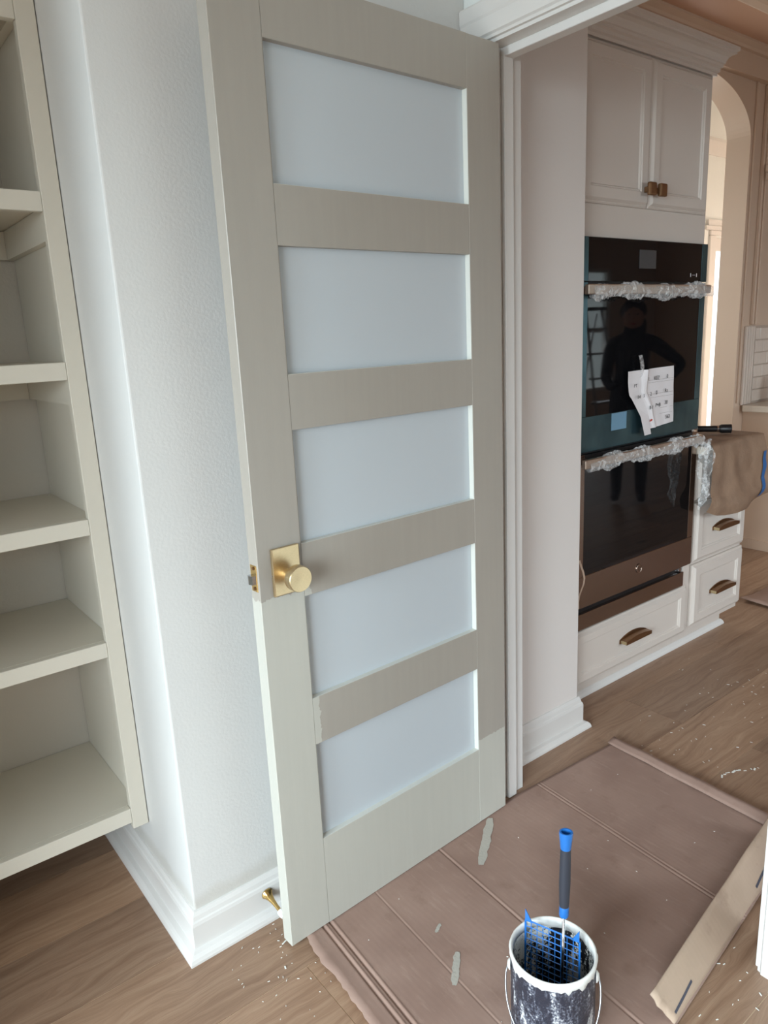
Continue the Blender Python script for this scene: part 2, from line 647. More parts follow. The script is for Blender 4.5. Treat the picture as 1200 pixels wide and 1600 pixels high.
# arch wall
def arch_pts():
    # right spring (2.904, 2.349); top about 2.613
    a, b, xc, zs = 0.54, 0.272, 2.364, 2.345
    return [(xc + a * math.cos(t * PI / 40), zs + b * math.sin(t * PI / 40)) for t in range(41)]
ap = arch_pts()
mb = MB()
x0, x1 = 1.824, 2.904
mb.box(0.53, x0, YA, 0.985, 0, CZ)
mb.box(x1, 8.0, YA, 0.985, 0, CZ)
for (xa, za), (xb, zb) in zip(ap[:-1], ap[1:]):
    mb.poly([(xa, YA, za), (xb, YA, zb), (xb, YA, CZ), (xa, YA, CZ)], (0, 0.135, 0))
struct(build('wall_arch', mb, 'wall_tan'), 'tan kitchen wall with an arched opening')
# pantry enclosure
WYA, WYB, WZA, WZB = -3.05, -1.45, 0.30, 2.30
mb = MB()
mb.box(-4.3, -4.2, -5.6, WYA, 0, CZ).box(-4.3, -4.2, WYB, -1.18, 0, CZ).box(-4.3, -4.2, -0.52, 0.875, 0, CZ).box(-4.3, -4.2, -1.18, -0.52, 0, WZA).box(-4.3, -4.2, -1.18, -0.52, WZB, CZ).box(-4.3, -4.2, WYA, WYB, 0, WZA).box(-4.3, -4.2, WYA, WYB, WZB, CZ)
struct(build('wall_window', mb, 'wall'), 'white pantry wall with a window, behind the camera')
struct(build('wall_rear', B(-4.3, 0.117, -5.7, -5.6, 0, CZ), 'wall'), 'white pantry wall behind the camera')
struct(build('ceiling', B(-4.3, 0.117, -5.7, 1.0, CZ, CZ + 0.1), 'ceiling'), 'pale pantry ceiling')
struct(build('ceiling_kitchen', B(0.117, 8.1, -4.3, 0.985, CZ, CZ + 0.1), 'ceiling_tan'), 'tan kitchen ceiling')
struct(build('ceiling_hall', B(0.117, 8.1, 0.985, 3.3, CZ, CZ + 0.1), 'wall_smooth'), 'white ceiling of the hall beyond the arch')
# kitchen enclosure
mb = MB()
def wall_with_holes(mb, xa, xb, y0, y1, holes):
    x = xa
    for (a, b, za, zb) in holes:
        mb.box(x, a, y0, y1, 0, CZ)
        mb.box(a, b, y0, y1, 0, za)
        mb.box(a, b, y0, y1, zb, CZ)
        x = b
    mb.box(x, xb, y0, y1, 0, CZ)
wall_with_holes(mb, 0.0, 8.1, -4.3, -4.2, [(0.9, 2.9, 0.65, 2.15), (5.75, 6.97, 0.55, 2.08)])
struct(build('wall_right', mb, 'wall_kitchen'), 'far wall across the kitchen, with windows')
struct(build('wall_far', B(8.0, 8.1, -4.3, 3.3, 0, CZ), 'wall_tan'), 'end wall of the kitchen')
# hall beyond the arch
mb = MB()
wall_with_holes(mb, 1.2, 8.1, 2.0, 2.1, [(1.85, 2.75, 0.85, 2.15), (4.70, 5.5, 0.0, 2.05)])
mb.box(1.2, 1.3, 0.985, 2.0, 0, CZ)
struct(build('wall_hall', mb, 'wall_smooth'), 'cream hall wall seen through the arch')

def window(name, axis, at, a0, a1, z0, z1, label):
    w = struct(empty(name, (at, (a0 + a1) / 2, z0) if axis == 'x' else ((a0 + a1) / 2, at, z0)), label)
    def bx(u0, u1, v0, v1, d0, d1):
        return B(at + d0, at + d1, u0, u1, v0, v1) if axis == 'x' else B(u0, u1, at + d0, at + d1, v0, v1)
    f = 0.045
    build('frame', bx(a0, a0 + f, z0, z1, -0.03, 0.03), 'trim', w)
    build('frame', bx(a1 - f, a1, z0, z1, -0.03, 0.03), 'trim', w)
    build('frame', bx(a0 + f, a1 - f, z0, z0 + f, -0.03, 0.03), 'trim', w)
    build('frame', bx(a0 + f, a1 - f, z1 - f, z1, -0.03, 0.03), 'trim', w)
    zm = (z0 + z1) / 2
    build('meeting_rail', bx(a0 + f, a1 - f, zm - 0.018, zm + 0.018, -0.025, 0.025), 'trim', w)
    build('pane', bx(a0 + f, a1 - f, z0 + f, zm - 0.018, -0.004, 0.004), 'clear', w)
    build('pane', bx(a0 + f, a1 - f, zm + 0.018, z1 - f, -0.004, 0.004), 'clear', w)
    return w
window('window_1', 'x', -4.25, WYA, WYB, WZA, WZB, 'white framed pantry window behind the camera')
window('window_5', 'x', -4.25, -1.18, -0.52, WZA, WZB, 'narrow white framed pantry window behind the camera')  # unseen window, added to go with the bevel lamp
window('window_2', 'y', -4.25, 5.75, 6.97, 0.55, 2.08, 'white framed window mirrored in the oven glass')
window('window_3', 'y', -4.25, 0.9, 2.9, 0.65, 2.15, 'wide white framed kitchen window outside the view')

window('window_4', 'y', 2.05, 1.85, 2.75, 0.85, 2.15, 'white framed hall window behind the oven cabinet')  # unseen window, added for the lamp on the arch reveal
# hall trim: crown, head trim, door casing and glazed door
t = struct(empty('trim_1', (4.7, 1.98, 0)), 'cream casing, head trim and crown on the hall wall')
build('crown', MB().poly([(1.3, 2.0, 2.66), (1.3, 1.985, 2.66), (1.3, 1.93, 2.745), (1.3, 1.93, 2.767), (1.3, 2.0, 2.767)], (6.7, 0, 0)), 'trim', t)
build('head_trim', MB().box(4.50, 5.7, 1.965, 2.0, 2.10, 2.13).box(4.55, 5.65, 1.975, 2.0, 2.13, 2.18), 'trim', t)
build('casing', B(4.60, 4.695, 1.978, 2.0, 0, 2.06, bev=0.004), 'trim', t)
build('casing', B(5.505, 5.6, 1.978, 2.0, 0, 2.06, bev=0.004), 'trim', t)
build('casing', B(4.60, 5.6, 1.978, 2.0, 2.062, 2.10, bev=0.004), 'trim', t)
d2 = struct(empty('door_2', (5.1, 2.05, 0)), 'glazed outside door in the hall, a bright sliver through the arch')
build('stile', B(4.70, 4.725, 2.03, 2.07, 0, 2.05), 'trim', d2)
build('stile', B(5.40, 5.5, 2.03, 2.07, 0, 2.05), 'trim', d2)
build('rail', B(4.725, 5.40, 2.03, 2.07, 0, 0.30), 'trim', d2)
build('rail', B(4.725, 5.40, 2.03, 2.07, 1.95, 2.05), 'trim', d2)
build('pane', B(4.725, 5.40, 2.046, 2.054, 0.30, 1.95), 'clear', d2)

# kitchen frieze, crown and ceiling moulding
t = struct(empty('trim_2', (3, 0.83, 2.63)), 'tan frieze and crown moulding along the top of the arch wall')
build('frieze', B(0.53, 7.99, 0.812, YA, 2.632, 2.735), 'wall_tan', t)
build('crown', MB().poly([(0.53, 0.85, 2.735), (0.53, 0.79, 2.735), (0.53, 0.782, 2.745), (0.53, 0.755, 2.757), (0.53, 0.755, CZ), (0.53, 0.85, CZ)], (7.46, 0, 0)), 'wall_tan', t)
t = struct(empty('trim_6', (2.95, 0.84, 0)), 'tan corner bead and pilaster strip beside the arch')
build('corner_bead', B(2.928, 2.944, 0.838, YA, 0.9, 2.632, bev=0.003), 'wall_tan', t)
build('pilaster', MB().box(3.03, 3.11, 0.828, YA, 1.352, 2.632, bev=0.004).box(3.045, 3.095, 0.818, 0.828, 1.352, 2.632, bev=0.004), 'wall_tan', t)
build('corbel', MB().box(3.02, 3.12, 0.80, 0.817, 2.18, 2.22, bev=0.006).box(3.03, 3.11, 0.808, 0.817, 2.14, 2.18, bev=0.004), 'wall_tan', t)
t = struct(empty('trim_3', (3, 0.5, 2.73)), 'tan ceiling moulding above the kitchen floor')
build('moulding', MB().poly([(0.2, 0.55, CZ), (0.2, 0.55, 2.752), (0.2, 0.53, 2.742), (0.2, 0.49, 2.742), (0.2, 0.44, 2.752), (0.2, 0.44, CZ)], (7.79, 0, 0)), 'wall_tan', t)

# ---- door frame: jambs, stops, casing
fr = struct(empty('trim_4', (0.06, -0.35, 0)), 'white painted door frame and casing of the kitchen doorway')
build('hinge_jamb', B(0.0, 0.117, 0.036, 0.06, 0, 2.075, bev=0.001), 'trim', fr)
build('latch_jamb', B(0.0, 0.117, -0.775, -0.742, 0, 2.075, bev=0.001), 'trim', fr)
build('head_jamb', B(0.0, 0.117, -0.742, 0.036, 2.052, 2.075), 'trim', fr)
build('door_stop_strip', B(0.043, 0.076, 0.024, 0.036, 0, 2.052, bev=0.0015), 'trim', fr)
build('door_stop_strip', B(0.043, 0.076, -0.742, -0.730, 0, 2.052, bev=0.0015), 'trim', fr)
build('door_stop_strip', B(0.043, 0.076, -0.730, 0.024, 2.032, 2.052, bev=0.0015), 'trim', fr)
def casing_v(y0, y1, zt):
    s = 1 if y1 > y0 else -1
    w = abs(y1 - y0)
    pr = [(0, 0), (-0.009, 0), (-0.011, 0.006), (-0.016, 0.010), (-0.016, w * 0.55), (-0.019, w * 0.62), (-0.019, w - 0.004), (-0.016, w), (0, w)]
    return MB().poly([(px, y0 + s * py, 0) for px, py in pr], (0, 0, zt))
build('casing', casing_v(-0.751, -0.835, 2.06), 'trim', fr)
build('casing', casing_v(0.043, 0.112, 2.06), 'trim', fr)
pr = [(0, 0), (-0.009, 0), (-0.011, 0.006), (-0.016, 0.010), (-0.016, 0.045), (-0.019, 0.051), (-0.019, 0.080), (-0.016, 0.084), (0, 0.084)]
build('casing', MB().poly([(px, -0.835, 2.060 + pz) for px, pz in pr], (0, 0.947, 0)), 'trim', fr)

# ---- baseboards with shoe moulding
def base_prof():
    # (outward, z)
    return [(0.0, 0.0), (0.015, 0.0), (0.015, 0.082), (0.013, 0.090), (0.010, 0.093), (0.008, 0.103), (0.004, 0.112), (0.0, 0.113)]
def shoe_prof():
    return [(0.015, 0.0), (0.036, 0.0), (0.036, 0.006), (0.033, 0.014), (0.026, 0.021), (0.015, 0.025)]
def sweep_base(path, prof):
    """path: plan points with mitre normals"""
    rings = [[(x + nx * o, y + ny * o, z) for o, z in prof] for (x, y, nx, ny) in path]
    return MB().sweep(rings)
bb = struct(empty('baseboard_left', (XW, YW, 0)), 'white baseboard around the wall column')
pth = [(XW, 0.775, -1, 0), (XW, YW, -1, -1), (0.0 - 0.002, YW, 0, -1)]
build('board', sweep_base(pth, base_prof()), 'trim', bb)
build('shoe_moulding', sweep_base(pth, shoe_prof()), 'trim', bb)
bb = struct(empty('baseboard_kitchen', (0.3, 0.14, 0)), 'white baseboard of the short kitchen wall')
pth = [(0.118, 0.147, 0, -1), (0.530, 0.147, 1, -1), (0.530, 0.26, 1, 0)]
build('board', sweep_base(pth, [(o, z * 1.06) for o, z in base_prof()]), 'trim', bb)
build('shoe_moulding', sweep_base(pth, shoe_prof()), 'trim', bb)
bb = struct(empty('baseboard_back', (-1.34, 0.77, 0)), 'white baseboard under the built-in shelf')
pth = [(-1.75, 0.775, 0, -1), (XW - 0.036, 0.775, 0, -1)]
build('board', sweep_base(pth, base_prof()), 'trim', bb)

# ================================================================== THE DOOR
TH = math.radians(2.2796)
d1 = struct(empty('door_1', (0, 0, 0), (0, 0, PI + TH)), 'open greige interior door with five frosted glass lites and brass knob')
d1['category'] = 'door'
M['door'] = mk_door()
SR, SL, DW, DT = 0.1126, 0.6532, 0.762, 0.035
DZ0, DZ1 = 0.010, 2.045
LZ = [(1.9328, 1.684), (1.5729, 1.3252), (1.2136, 0.9697), (0.8523, 0.6069), (0.4928, 0.2441)]
build('stile', B(0, SR, -DT, 0, DZ0, DZ1, bev=0.0012), 'door', d1)
lst = build('stile', B(SL, DW, -DT, 0, DZ0, DZ1, bev=0.0012), 'door', d1)
zz = [DZ1] + [z for l in LZ for z in l] + [DZ0]
for i in range(0, len(zz), 2):
    build('rail', B(SR, SL, -DT + 0.0002, -0.0002, zz[i + 1], zz[i]), 'door', d1)
for zt, zb in LZ:
    e_ = 0.0006
    p_ = build('pane', B(SR + e_, SL - e_, -0.022, -0.015, zb + e_, zt - e_), 'frost', d1)
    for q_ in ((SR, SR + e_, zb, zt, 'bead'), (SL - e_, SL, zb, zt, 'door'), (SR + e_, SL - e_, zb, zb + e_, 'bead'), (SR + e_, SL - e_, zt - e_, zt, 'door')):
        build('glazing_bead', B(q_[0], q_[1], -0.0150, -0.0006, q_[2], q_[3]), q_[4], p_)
# knob on the visible face (local +y), latch on the edge
kn = empty('knob_set', (0, 0, 0)); kn.parent = d1; kn.location = (0.697, 0, 0.923); WL[kn.name] = Vector((0.697, 0, 0.923))
build('rosette', B(0.664, 0.731, 0, 0.009, 0.872, 0.975, bev=0.0018, seg=2), 'brass', kn)
my = Matrix.Translation((0.697, 0, 0.915)) @ Matrix.Rotation(-PI / 2, 4, 'X')
build('knob', MB().lathe([(0.013, 0.009), (0.013, 0.028), (0.020, 0.031), (0.0265, 0.037), (0.0278, 0.040), (0.0278, 0.056), (0.0262, 0.0585), (0.0, 0.0568)], my, 48), 'brass', kn, True, 35)
build('set_screw', MB().lathe([(0.0018, 0), (0.0018, 0.0008), (0, 0.0008)], Matrix.Translation((0.731, 0.0045, 0.918)) @ Matrix.Rotation(PI / 2, 4, 'Y'), 10), 'chrome', kn)
lt = empty('latch', (0, 0, 0)); lt.parent = d1; lt.location = (DW, -0.017, 0.917); WL[lt.name] = Vector((DW, -0.017, 0.917))
build('face_plate', B(DW - 0.0005, DW + 0.0012, -0.0285, -0.0055, 0.888, 0.945, bev=0.0004), 'brass_bright', lt)
lb = [(DW, -0.0265, 0.905), (DW + 0.011, -0.0265, 0.905), (DW + 0.0125, -0.020, 0.905), (DW + 0.009, -0.010, 0.905), (DW, -0.0085, 0.905)]
build('latch_bolt', MB().poly(lb, (0, 0, 0.019)), 'chrome', lt)
for z in (0.8945, 0.9385):
    build('screw', MB().lathe([(0.0036, 0), (0.0036, 0.0018), (0.0, 0.0024)], Matrix.Translation((DW + 0.001, -0.017, z)) @ Matrix.Rotation(PI / 2, 4, 'Y'), 12), 'bronze', lt)
for z in (0.22, 1.02, 1.82):
    build('hinge', B(-0.0035, 0.0, -DT + 0.002, -0.004, z - 0.045, z + 0.045), 'brass_bright', d1)

# ================================================================== BUILT-IN SHELF
YS = 0.365
sh = tag(empty('built_in_shelf', (-1.34, 0.56, 0.21)), 'greige painted built-in open shelf unit left of the wall column', 'shelf unit')
build('face_stile', B(-0.971, -0.932, YS, YS + 0.02, 0.210, 2.55, bev=0.0012), 'shelf', sh)
build('side_panel', B(-0.950, -0.932, YS + 0.02, 0.772, 0.230, 2.55), 'shelf', sh)
build('side_panel', B(-1.750, -1.732, YS, 0.772, 0.230, 2.55), 'shelf', sh)
for zt, zb in ((0.2685, 0.229), (0.717, 0.680), (1.019, 0.9815), (1.369, 1.331), (1.713, 1.674)):
    s_ = build('shelf_board', B(-1.732, -0.9505, YS + 0.0205, 0.772, zb + 0.012, zt), 'shelf', sh)
    build('nosing', B(-1.732, -0.9715, YS, YS + 0.02, zb, zt, bev=0.0012), 'shelf', s_)
for zb in (1.674, 1.331, 2.10):
    build('cleat', B(-0.969, -0.9505, YS + 0.022, 0.770, zb - 0.055, zb + 0.011), 'shelf', sh)
    build('cleat', B(-1.732, -0.9695, 0.752, 0.771, zb - 0.055, zb + 0.011), 'shelf', sh)
build('top_rail', B(-1.732, -0.9715, YS, YS + 0.02, 2.025, 2.55, bev=0.0012), 'shelf', sh)
build('top_board', B(-1.732, -0.9505, YS + 0.0205, 0.772, 2.112, 2.135), 'shelf', sh)

# ================================================================== DOOR STOP
ds = tag(empty('door_stop', (-0.752, 0.098, 0.066)), 'brass spring door stop with white tip on the column baseboard', 'door stop')
my = Matrix.Translation((-0.752, 0.098, 0.068)) @ Matrix.Rotation(math.radians(97), 4, 'X')
build('stem', MB().lathe([(0.014, 0.0), (0.0145, 0.003), (0.012, 0.006), (0.0085, 0.016), (0.006, 0.030), (0.0048, 0.046), (0.0048, 0.066)], my, 20), 'brass_bright', ds, True, 40)
build('tip', MB().lathe([(0.0055, 0.064), (0.0085, 0.066), (0.0085, 0.080), (0.006, 0.084), (0, 0.084)], my, 16), 'white_rubber', ds, True, 40)

# ================================================================== OVEN CABINET
FY = 0.20            # plane of the door and drawer fronts
def shaker(name, parent, x0, x1, z0, z1, fw, y=FY, bev=0.004, fwz=None):
    """framed front: outer bevelled frame, ogee step, recessed panel"""
    fwz = fwz or fw
    t = 0.021
    r = lambda ix, iz, yy: [(x0 + ix, yy, z0 + iz), (x1 - ix, yy, z0 + iz), (x1 - ix, yy, z1 - iz), (x0 + ix, yy, z1 - iz)]
    rings = [r(0, 0, y + t), r(0, 0, y + 0.013), r(0.005, 0.005, y + 0.009), r(0.007, 0.007, y + 0.009), r(0.016, 0.016, y), r(fw, fwz, y), r(fw + 0.003, fwz + 0.003, y + 0.004), r(fw + 0.006, fwz + 0.006, y + 0.004), r(fw + 0.010, fwz + 0.010, y + 0.009)]
    mb = MB()
    vr = [[mb.bm.verts.new(p) for p in q] for q in rings]
    for i in range(len(vr) - 1):
        for j in range(4):
            mb.bm.faces.new((vr[i][j], vr[i][(j + 1) % 4], vr[i + 1][(j + 1) % 4], vr[i + 1][j]))
    mb.bm.faces.new(vr[0][::-1])
    mb.bm.faces.new(vr[-1])
    f = build(name, mb, 'cabinet', parent)
    e = 0.010
    build('panel', B(x0 + fw + e, x1 - fw - e, y + 0.0085, y + 0.012, z0 + fwz + e, z1 - fwz - e), 'cabinet', f)
    return f


def cup_pull(parent, xc, zc, w, y):
    """arched bar pull: straight below, curved above, worn edges"""
    p = empty('pull', (xc, y, zc)); p.parent = parent; p.location = Vector((xc, y, zc)) - WL[parent.name]; WL[p.name] = Vector((xc, y, zc))
    def prof(hw, h0, h1, n=10):
        pts = [(xc - hw, zc - h0)]
        pts.append((xc + hw, zc - h0))
        for i in range(n + 1):
            u = 1 - 2 * i / n
            pts.append((xc + hw * u, zc + h0 * 0.2 + h1 * (1 - u * u)))
        return pts
    build('back_plate', MB().poly([(a, y, b) for a, b in prof(w / 2, 0.013, 0.019)], (0, -0.004, 0)), 'bronze', p)
    pf = prof(w / 2 - 0.004, 0.011, 0.010)
    build('bar', MB().poly([(a, y - 0.004, b) for a, b in pf], (0, -0.027, 0)), 'bronze', p)
    build('end_face', B(xc - w / 2 + 0.003, xc - w / 2 + 0.0042, y - 0.030, y - 0.005, zc - 0.010, zc + 0.0018), 'bronze_edge', p)  # paler bronze on the left end only
    return p


YB = YA - 0.003
oc = tag(empty('oven_cabinet', (0.95, 0.5, 0)), 'tall greige cabinet housing the double wall oven beside the kitchen wall', 'cabinet')
cb = MB()
cb.box(0.556, 0.574, 0.222, YB, 0.095, 2.25)          # left side
cb.box(1.338, 1.352, 0.222, YB, 0.095, 2.25)          # right side
cb.box(0.574, 1.338, 0.222, YB, 1.672, 2.25)        # upper box
cb.box(0.574, 1.338, 0.222, YB, 0.095, 0.338)       # lower box
cb.box(0.574, 1.338, 0.80, YB, 0.338, 1.672)        # back
build('body', cb, 'cabinet', oc)
build('toe_kick', B(0.556, 1.352, 0.277, 0.30, 0, 0.095), 'cabinet', oc)
dl = shaker('cabinet_door', oc, 0.576, 0.9490, 1.772, 2.236, 0.048)
dr = shaker('cabinet_door', oc, 0.9525, 1.3265, 1.772, 2.236, 0.048)
for dd, xc in ((dl, 0.921), (dr, 0.984)):
    k = empty('knob', (xc, FY, 1.826)); k.parent = dd; k.location = Vector((xc, FY, 1.826)) - WL[dd.name]; WL[k.name] = Vector((xc, FY, 1.826))
    build('stem', B(xc - 0.009, xc + 0.009, FY - 0.018, FY, 1.818, 1.836, bev=0.002), 'bronze', k)
    build('head', B(xc - 0.020, xc + 0.020, FY - 0.033, FY - 0.018, 1.806, 1.848, bev=0.006, seg=3), 'bronze', k)
# crown: stepped cove
cp = [(0.0, 2.242), (0.010, 2.242), (0.010, 2.252), (0.017, 2.256), (0.017, 2.266), (0.024, 2.270), (0.024, 2.279), (0.029, 2.281), (0.031, 2.290), (0.037, 2.300), (0.047, 2.307), (0.056, 2.309), (0.056, 2.315), (0.063, 2.319), (0.063, 2.330), (0.0, 2.330)]
pth = [(0.556, 0.221, 0, -1), (1.352, 0.221, 1, -1), (1.352, YB, 1, 0)]
build('crown', sweep_base(pth, cp), 'cabinet', oc)
build('top_board', B(0.556, 1.352, 0.222, YB, 2.25, 2.33), 'cabinet', oc)
dw_ = shaker('drawer', oc, 0.572, 1.332, 0.105, 0.316, 0.050, fwz=0.040)
cup_pull(dw_, 0.953, 0.208, 0.176, FY + 0.0085)

# ---- double wall oven
OY = 0.200
ov = tag(empty('double_wall_oven', (0.96, 0.45, 0.33)), 'black glass and stainless double wall oven with plastic-wrapped handles', 'oven')
build('housing', B(0.577, 1.335, 0.223, 0.795, 0.342, 1.668), 'black', ov)
build('core', B(0.622, 1.300, 0.2195, 0.2225, 0.345, 1.654), 'black', ov)
cpn = build('control_panel', B(0.620, 1.302, OY, 0.219, 1.532, 1.667, bev=0.001), 'oven_glass', ov)
build('side_trim', B(0.591, 0.6195, OY - 0.001, 0.219, 1.532, 1.668, bev=0.001), 'film', cpn)
build('side_trim', B(1.3025, 1.341, OY - 0.001, 0.219, 1.532, 1.668, bev=0.001), 'film', cpn)
for (a, b, c, d) in ((1.2286, 1.2326, 1.5505, 1.563), (1.269, 1.273, 1.5505, 1.563), (1.241, 1.261, 1.556, 1.557)):
    build('printed_mark', B(a, b, OY - 0.0005, OY, c, d), 'note', cpn)


def oven_door(z0, z1, wz0, wz1, frame_mat, hz):
    o = empty('oven_door', (0.96, OY, z0)); o.parent = ov; o.location = Vector((0.96, OY, z0)) - WL[ov.name]; WL[o.name] = Vector((0.96, OY, z0))
    xl, xr, wl, wr = 0.595, 1.340, 0.620, 1.303
    build('bottom_band', B(xl, xr, OY, 0.219, z0, wz0, bev=0.0012), frame_mat, o)
    build('side_band', B(xl, wl, OY, 0.219, wz0, z1, bev=0.0012), frame_mat, o)
    build('side_band', B(wr, xr, OY, 0.219, wz0, z1, bev=0.0012), frame_mat, o)
    build('top_band', B(wl, wr, OY + 0.001, 0.219, wz1, z1), 'black', o)
    build('window', B(wl, wr, OY + 0.001, 0.219, wz0, wz1), 'oven_glass', o)
    build('handle', B(0.547, 1.276, 0.142, 0.158, hz - 0.015, hz + 0.015, bev=0.002), 'handle_steel', o)
    for x in (0.607, 1.225):
        build('handle_bracket', B(x - 0.013, x + 0.013, 0.1585, OY, hz - 0.012, hz + 0.012, bev=0.001), 'steel', o)
    return o
od1 = oven_door(0.974, 1.529, 1.094, 1.514, 'film', 1.503)
od2 = oven_door(0.411, 0.965, 0.530, 0.951, 'steel', 0.947)
LX, LZ_ = 0.964, 0.480
lg = empty('logo_disc', (LX, OY, LZ_)); lg.parent = od2; lg.location = Vector((LX, OY, LZ_)) - WL[od2.name]; WL[lg.name] = Vector((LX, OY, LZ_))
ml = Matrix.Translation((LX, OY, LZ_)) @ Matrix.Rotation(PI / 2, 4, 'X')
build('disc', MB().lathe([(0.0175, -0.001), (0.0175, 0.002), (0.0, 0.002)], ml, 28), 'steel', lg)
def torus(R_, r, ax, n=28, m=8):
    mb = MB()
    rings = []
    for i in range(n):
        a = 2 * PI * i / n
        rings.append([ax @ Vector(((R_ + r * math.cos(2 * PI * j / m)) * math.cos(a), (R_ + r * math.cos(2 * PI * j / m)) * math.sin(a), r * math.sin(2 * PI * j / m))) for j in range(m)])
    vr = [[mb.bm.verts.new(p) for p in q] for q in rings]
    for i in range(n):
        for j in range(m):
            mb.bm.faces.new((vr[i][j], vr[(i + 1) % n][j], vr[(i + 1) % n][(j + 1) % m], vr[i][(j + 1) % m]))
    return mb
build('ring', torus(0.0165, 0.0020, ml @ Matrix.Translation((0, 0, 0.002))), 'steel', lg, True)
sp = []
for i in range(40):
    a = i / 39 * 4 * PI
    sp.append(ml @ Vector((0.0095 * math.cos(a) * (0.55 + 0.45 * math.cos(a * 0.5)), 0.0095 * math.sin(a) * (0.75 + 0.25 * math.sin(a * 0.5)), 0.0026)))
build('monogram', MB().tube(sp, 0.0007, 5), 'steel', lg)
build('vent_slot', B(0.597, 1.290, 0.2185, 0.2195, 0.3875, 0.4105), 'black', ov)
build('vent_end', B(1.266, 1.284, 0.208, 0.2180, 0.3915, 0.4045), 'chrome', ov)
build('lower_trim', B(0.595, 1.292, OY + 0.002, 0.219, 0.3265, 0.3870, bev=0.001), 'steel', ov)
build('filler_strip', B(1.2935, 1.3385, 0.206, 0.2195, 0.322, 0.4095), 'cabinet', ov)

# ---- crinkled plastic around the handles, one per handle
def wrap(xa, xb, zc, seed, droop):
    rr = random.Random(seed)
    rings = []
    n, m = 110, 20
    for i in range(n + 1):
        u = i / n
        x = xa + (xb - xa) * u
        env = 0.75 + 0.25 * math.sin(u * 23 + seed) + rr.uniform(-0.12, 0.12)
        end = min(1.0, 6 * u + 0.55, 6 * (1 - u) + 0.5)
        ring = []
        for j in range(m):
            a = 2 * PI * j / m
            ry = 0.017 * env * end + 0.004 * noise.noise(Vector((u * 30, a * 1.3, seed)))
            rz = (0.029 * env * end + 0.010 * noise.noise(Vector((u * 24, a * 1.7, seed + 3))))
            zoff = -0.006 * droop * (0.5 + 0.5 * math.sin(u * 11 + seed * 2))
            rz += 0.0035 * noise.noise(Vector((u * 90, a * 2.5, seed + 5)))
            ry += 0.0030 * noise.noise(Vector((u * 80, a * 2.5, seed + 6)))
            ring.append((x + 0.006 * noise.noise(Vector((u * 20, a * 2, seed + 9))), 0.150 + max(ry, 0.011) * math.cos(a), zc + zoff + max(rz, 0.019) * math.sin(a)))
        rings.append(ring)
    return MB().sweep(rings, True, False)
o = tag(build('plastic_wrap', wrap(0.572, 1.297, 1.500, 1.0, 1), 'plastic', None, False), 'crinkled clear plastic wrapped around the upper oven handle', 'plastic wrap', 'plastic on the oven handles')
wp = tag(empty('plastic_wrap', (0.93, 0.150, 0.93)), 'clear plastic around the lower oven handle with a tail hanging right', 'plastic wrap', 'plastic on the oven handles')
build('sleeve', wrap(0.572, 1.290, 0.945, 4.0, 1.5), 'plastic', wp)
def tail(u, v):
    x = 1.185 + 0.085 * u + 0.03 * v * (1 - u) + 0.012 * math.sin(v * 9 + u * 5) - 0.02 * v * u
    y = 0.098 + 0.016 * math.sin(u * 9 + v * 4) + 0.008 * noise.noise(Vector((u * 7, v * 9, 3)))
    z = 0.945 - 0.26 * v * (0.75 + 0.25 * math.sin(u * 3.2 + 0.4)) + 0.012 * math.sin(u * 12)
    return (1.0243 * x + 0.0346, y + 0.036, 1.0243 * z - 0.0339)
build('tail', MB().grid(10, 18, tail), 'plastic', wp)

# ---- taped instruction sheet
ns = tag(empty('instruction_sheet', (0.99, 0.19, 1.025)), 'crumpled white printed sheet taped to the upper oven door', 'paper')
NQ = lambda x, y, z: (1.0184 * x + 0.0262, y + 0.0274, 1.0184 * z - 0.02565)
def sheet(u, v):
    # u: left-right, v: bottom-top
    xl = 0.800 + (0.105 if v < 0.02 else 0.105 * max(0, 1 - v / 0.62) ** 0.8)
    x = xl + (1.083 - xl + 0.012 * (1 - v)) * u
    z = 1.028 + 0.205 * v - 0.006 * (1 - u) * (1 - v) + 0.004 * u
    y = 0.166 - 0.012 * math.exp(-((u - 0.30 - 0.05 * v) / 0.05) ** 2) * (0.4 + 0.6 * v) - 0.010 * (1 - u) * (1 - v) - 0.004 * noise.noise(Vector((u * 4, v * 4, 1)))
    return NQ(x, y - 0.003, z)
build('sheet', MB().grid(26, 18, sheet), 'note', ns)
def flap(u, v):
    return NQ(0.862 + 0.050 * u + 0.035 * (1 - v) * 0.6, 0.158 - 0.014 * (1 - v) + 0.006 * u, 1.005 + 0.125 * v * (0.8 + 0.2 * u))
build('folded_corner', MB().grid(4, 8, flap), 'note', ns)
build('tape', MB().grid(3, 8, lambda u, v: NQ(0.868 + 0.022 * u - 0.012 * v, 0.162 - 0.006 * math.sin(v * 3), 1.205 + 0.08 * v)), 'plastic', ns)
for v in (0.20, 0.30, 0.50, 0.56, 0.76, 0.80):
    build('ruled_line', B(0.965, 1.127, 0.1875, 0.188, 1.0233 + 0.2088 * v, 1.0240 + 0.2088 * v), 'line_ink', ns)
for txt, x, z, s_ in (('PT', 0.827, 1.178, 0.017), ('1', 0.905, 1.196, 0.018), ('KEZ', 0.968, 1.194, 0.020), ('0', 1.035, 1.196, 0.020),
                      ('B4', 0.850, 1.138, 0.017), ('5', 0.880, 1.140, 0.016), ('2', 0.922, 1.142, 0.019), ('0', 0.970, 1.142, 0.021), ('Rz', 1.032, 1.145, 0.020),
                      ('B-1', 0.928, 1.094, 0.018), ('P+B', 0.982, 1.097, 0.020), ('30', 1.034, 1.102, 0.020), ('563', 1.048, 1.049, 0.020)):
    yy = 0.1596 - (0.010 if x < 0.95 else 0.002)
    text_part('print', txt, NQ(x, yy, z), s_, ns, 'ink', (1, 0, 0.0), (0, 0, 1))
